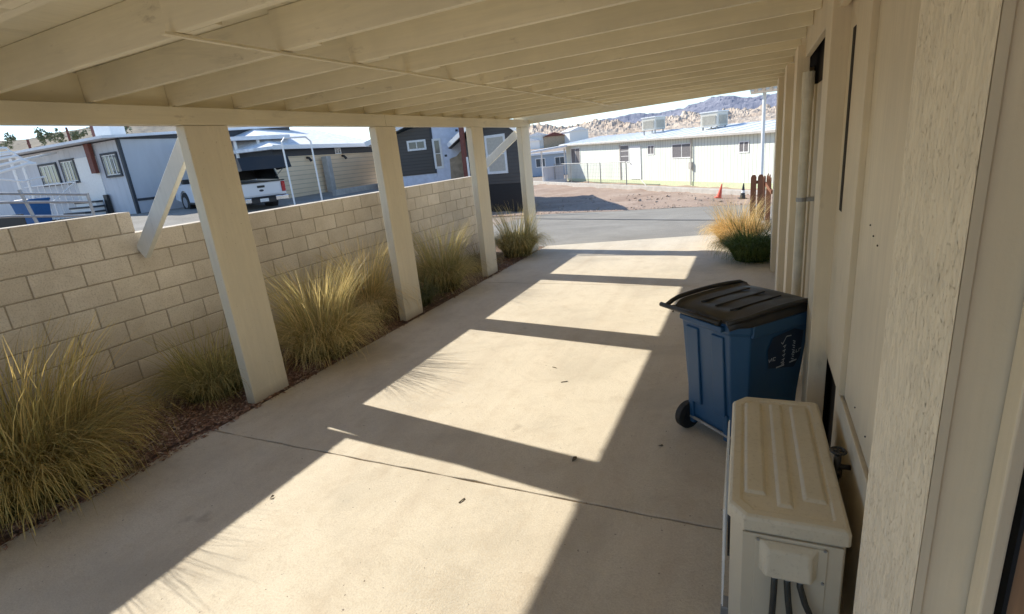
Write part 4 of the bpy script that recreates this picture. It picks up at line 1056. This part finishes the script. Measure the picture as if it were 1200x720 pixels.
mb=MB(); mb.box(-.15,.04,-.45,.45,.38,.56); mb.box(-.12,.05,-.9,.9,.56,.62); bp=mb.build('bumper',M['black'],tk,bevel=.02)
mb=MB(); mb.box(-.16,-.152,-.16,.16,.43,.55); mb.build('licence_plate',M['conewhite'],bp)
for s_ in(-1,1): mb=MB(); mb.box(3.75,3.95,s_*.98-.02 if s_<0 else .96,s_*.98+.02 if s_<0 else 1.2,1.15,1.33); mb.box(3.78,3.95,min(s_*.97,s_*1.2),max(s_*.97,s_*1.2),1.15,1.33) ; mb.build('mirror',M['black'],tk,bevel=.02)
mb=MB(); mb.box(1.7,4.1,.95,1.03,.36,.42); mb.box(1.7,4.1,-1.03,-.95,.36,.42); mb.build('running_board',M['black'],tk)
# topper shell with lifted rear hatch
mb=MB(); mb.v=[(.25,-.92,1.17),(1.98,-.92,1.17),(1.96,-.78,1.80),(.50,-.80,1.92),(.25,.92,1.17),(1.98,.92,1.17),(1.96,.78,1.80),(.50,.80,1.92)]
mb.f=[(0,1,2,3),(7,6,5,4),(1,5,6,2),(2,6,7,3)]; mb.m=[0]*4; tp=mb.build('topper_shell',M['topper'],tk,bevel=.06,seg=3,fix=False)
sm=tp.modifiers.new('s','SOLIDIFY'); sm.thickness=.03
mb=MB(); mb.v=[(.50,-.80,1.94),(.50,.80,1.94),(-.70,.90,2.02),(-.70,-.90,2.02),(-.86,-.90,1.60),(-.86,.90,1.60),(.15,-.86,1.50),(.15,.86,1.50)]
mb.f=[(0,1,2,3),(3,2,5,4),(0,3,4,6),(1,7,5,2)]; mb.m=[0]*4; hh_=mb.build('topper_hatch',M['topper'],tk,fix=False)
sm=hh_.modifiers.new('s','SOLIDIFY'); sm.thickness=.03
mb=MB(); mb.tube([(.35,-.85,1.25),(-.45,-.84,1.62)],.012,6); mb.tube([(.35,.85,1.25),(-.45,.84,1.62)],.012,6); mb.build('gas_strut',M['metal'],tk)
mb=MB(); mb.box(.09,1.9,-.85,.85,.72,.80); mb.build('bed_liner',M['black'],tk)

# ------------------------------------------------------------------ hills, mountains
def hill(name,az0,az1,n,rows,prof,mat,seed,scale,amp,ridge):
    mb=MB()
    for j,(r,k) in enumerate(rows):
        for i in range(n+1):
            az=az0+(az1-az0)*i/n; p=P(az,r,0); q=Vector((p.x/scale,p.y/scale,seed))
            nz=noise.fractal(q,.85,2.1,7); rd=1-2*abs(noise.fractal(q*1.4+Vector((9,3,1)),.8,2.1,6))
            t=prof(az)*k*(1+amp*nz+ridge*(rd-.5))
            z=EYE+r*t if k>0 else -1.5
            mb.v.append((p.x,p.y,z))
    for j in range(len(rows)-1):
        for i in range(n): a=j*(n+1)+i; mb.f.append((a,a+1,a+n+2,a+n+1)); mb.m.append(0)
    return tag(mb.build(name,mat,fix=False,smooth=False),kind='structure')
def pl(pts):
    def f(a):
        for (x0,y0),(x1,y1) in zip(pts,pts[1:]):
            if x0<=a<=x1: return y0+(y1-y0)*(a-x0)/(x1-x0)
        return pts[0][1] if a<pts[0][0] else pts[-1][1]
    return f
rowsB=[(130,0)]+[(130+420*(k/44),.06+.94*(k/44)**1.1) for k in range(1,45)]+[(620,.7),(700,0)]
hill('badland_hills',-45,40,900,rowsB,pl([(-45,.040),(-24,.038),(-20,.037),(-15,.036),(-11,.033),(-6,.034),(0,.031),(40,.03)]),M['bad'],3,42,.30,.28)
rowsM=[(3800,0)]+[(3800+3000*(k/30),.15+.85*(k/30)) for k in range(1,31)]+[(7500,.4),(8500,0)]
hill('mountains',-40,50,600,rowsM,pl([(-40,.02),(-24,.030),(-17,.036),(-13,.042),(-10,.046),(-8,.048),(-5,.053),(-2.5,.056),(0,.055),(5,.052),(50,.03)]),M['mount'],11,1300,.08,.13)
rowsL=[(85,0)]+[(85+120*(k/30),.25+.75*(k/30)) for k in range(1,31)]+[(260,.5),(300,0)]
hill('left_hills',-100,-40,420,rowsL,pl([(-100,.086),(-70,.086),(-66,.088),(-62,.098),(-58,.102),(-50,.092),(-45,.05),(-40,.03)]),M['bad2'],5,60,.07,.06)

# shrubs on the left ridge and one tree behind the grey home
def bush(name,label,p,s_,n,seed,cat='tree',trunk=True,group=None):
    t=thing(name,label,cat,p,group=group); rnd=random.Random(seed)
    if trunk:
        mb=MB(); mb.tube([(0,0,-.3*s_),(.03*s_,0,.5*s_),(0,.04*s_,.9*s_)],[.10*s_,.07*s_,.03*s_],8)
        for k in range(5): a=k*1.3; mb.tube([(0,0,.4*s_),(.35*s_*math.cos(a),.35*s_*math.sin(a),.85*s_)],[.04*s_,.015*s_],6)
        mb.build('trunk',M['redsteel'],t)
    mb=MB(); cl=[(rnd.gauss(0,.33)*s_,rnd.gauss(0,.33)*s_,(.95+rnd.gauss(0,.25))*s_,rnd.uniform(.18,.36)*s_) for _ in range(11)]
    for k in range(n):
        cx,cy,cz,r_=rnd.choice(cl); d=Vector((rnd.gauss(0,1),rnd.gauss(0,1),rnd.gauss(0,1))).normalized()*r_*rnd.random()**.4
        c=Vector((cx,cy,cz))+d; l=(.045 if n>1000 else .11)*s_*rnd.uniform(.6,1.4); a=Vector((rnd.gauss(0,1),rnd.gauss(0,1),rnd.gauss(0,1))).normalized(); b=a.orthogonal().normalized()
        mb.poly([c-a*l,c+b*l*.45,c+a*l,c-b*l*.45])
    mb.build('crown',M['foliage'],t,fix=False); return t
m=NT('foliage'); gi=m.n('ShaderNodeNewGeometry'); m.col(m.ramp(gi.outputs['Random Per Island'],[(0,(.11,.13,.07)),(.6,(.18,.20,.11)),(1,(.26,.27,.16))])); m.rough(.8); M['foliage']=m.mat  # greens paled, distance haze put into the leaf colour
bush('tree','small green tree behind the grey mobile home roof',P(-59.4,38,tan=.062),1.6,2200,4)
rnd=random.Random(8)
for k,(az,lb) in enumerate(((-66.5,'desert shrub on the ridge left of the utility pole'),(-64.6,'largest desert shrub on the ridge right of the utility pole'),(-63.6,'desert shrub on the ridge above the mobile home eave'),(-62.3,'round desert shrub on the ridge nearest the brown flue'))):
    bush('desert_shrub',lb,P(az,120,tan=.070),1.5+.4*(k%2),400,20+k,'shrub',False,'desert shrubs along the left ridge')
for az,r,t0,t1,lb in ((-65.5,60,.05,.0825,'short thin utility pole standing before the left hills'),(-62.9,60,.06,.096,'taller thin utility pole near the shrubs on the left')):
    t=thing('utility_pole',lb,'pole',P(az,r,tan=t0)); mb=MB(); h=r*(t1-t0); mb.tube([(0,0,-2),(0,0,h)],[.13,.09],8); mb.build('pole',M['redsteel'],t); mb=MB(); mb.bar((-.5,.3,h-.4),(.5,-.3,h-.4),.1,.1); mb.build('crossarm',M['redsteel'],t)
# distant houses dotted below the badlands
rnd=random.Random(31)
labels=['distant pale house at the left below the badland hills','distant flat roofed house below the hills beside the far carport','distant brown roofed house low on the badland slope','distant small white house above the mobile home roof at left']
for k,lb in enumerate(labels):
    az=(-22.0,-21.3,-19.8,-17.5)[k]; t=thing('distant_house',lb,'house',P(az,150,tan=(.004,.012,.009,.014)[k]),rz=.3*k)
    mb=MB(); mb.box(-3,3,-2,2,-4,2.0); mb.build('wall',M['whitetrim'] if k!=2 else M['stone'],t); mb=MB(); mb.prism([(-3.3,2.0),(3.3,2.0),(0,3.0)],'y',-2.3,2.3); mb.build('roof',M['roofgrey'] if k!=2 else M['redsteel'],t)

# ------------------------------------------------------------------ light, sky, camera
sund=Vector((-1.365,.187,1.0)).normalized()
sl=bpy.data.lights.new('sun','SUN'); sl.energy=7.0; sl.angle=R(.53); sl.color=(1,.95,.83)
so=bpy.data.objects.new('sun',sl); COL.objects.link(so); so.rotation_euler=(-sund).to_track_quat('-Z','Y').to_euler(); so.location=(-20,5,20)
w=bpy.data.worlds.new('World'); scn.world=w; w.use_nodes=True; nt=w.node_tree
sky=nt.nodes.new('ShaderNodeTexSky'); sky.sky_type='NISHITA'; sky.sun_disc=False
sky.sun_elevation=math.asin(sund.z); sky.sun_rotation=math.atan2(sund.x,sund.y)%(2*math.pi); sky.air_density=1.0; sky.dust_density=.15; sky.ozone_density=4.0; sky.altitude=200
bgn=nt.nodes['Background']; nt.links.new(sky.outputs[0],bgn.inputs[0]); bgn.inputs[1].default_value=.235

cam=bpy.data.cameras.new('camera'); co=bpy.data.objects.new('camera',cam); COL.objects.link(co); scn.camera=co
cam.sensor_width=36; cam.lens=610.83/1200*36; cam.clip_end=30000; cam.clip_start=.02
thh,ps,ro=R(16.344),R(25.805),R(5.756)
fw=Vector((-math.sin(ps)*math.cos(thh),math.cos(ps)*math.cos(thh),-math.sin(thh))); rr=Vector((math.cos(ps),math.sin(ps),0)); uu=rr.cross(fw)
r2=rr*math.cos(ro)-uu*math.sin(ro); u2=uu*math.cos(ro)+rr*math.sin(ro)
mt=Matrix((r2,u2,-fw)).transposed().to_4x4(); mt.translation=Vector((0,0,EYE)); co.matrix_world=mt
scn.render.engine='CYCLES'
scn.cycles.max_bounces=10; scn.cycles.diffuse_bounces=10
scn.view_settings.view_transform='Standard'; scn.view_settings.look='None'; scn.view_settings.exposure=0
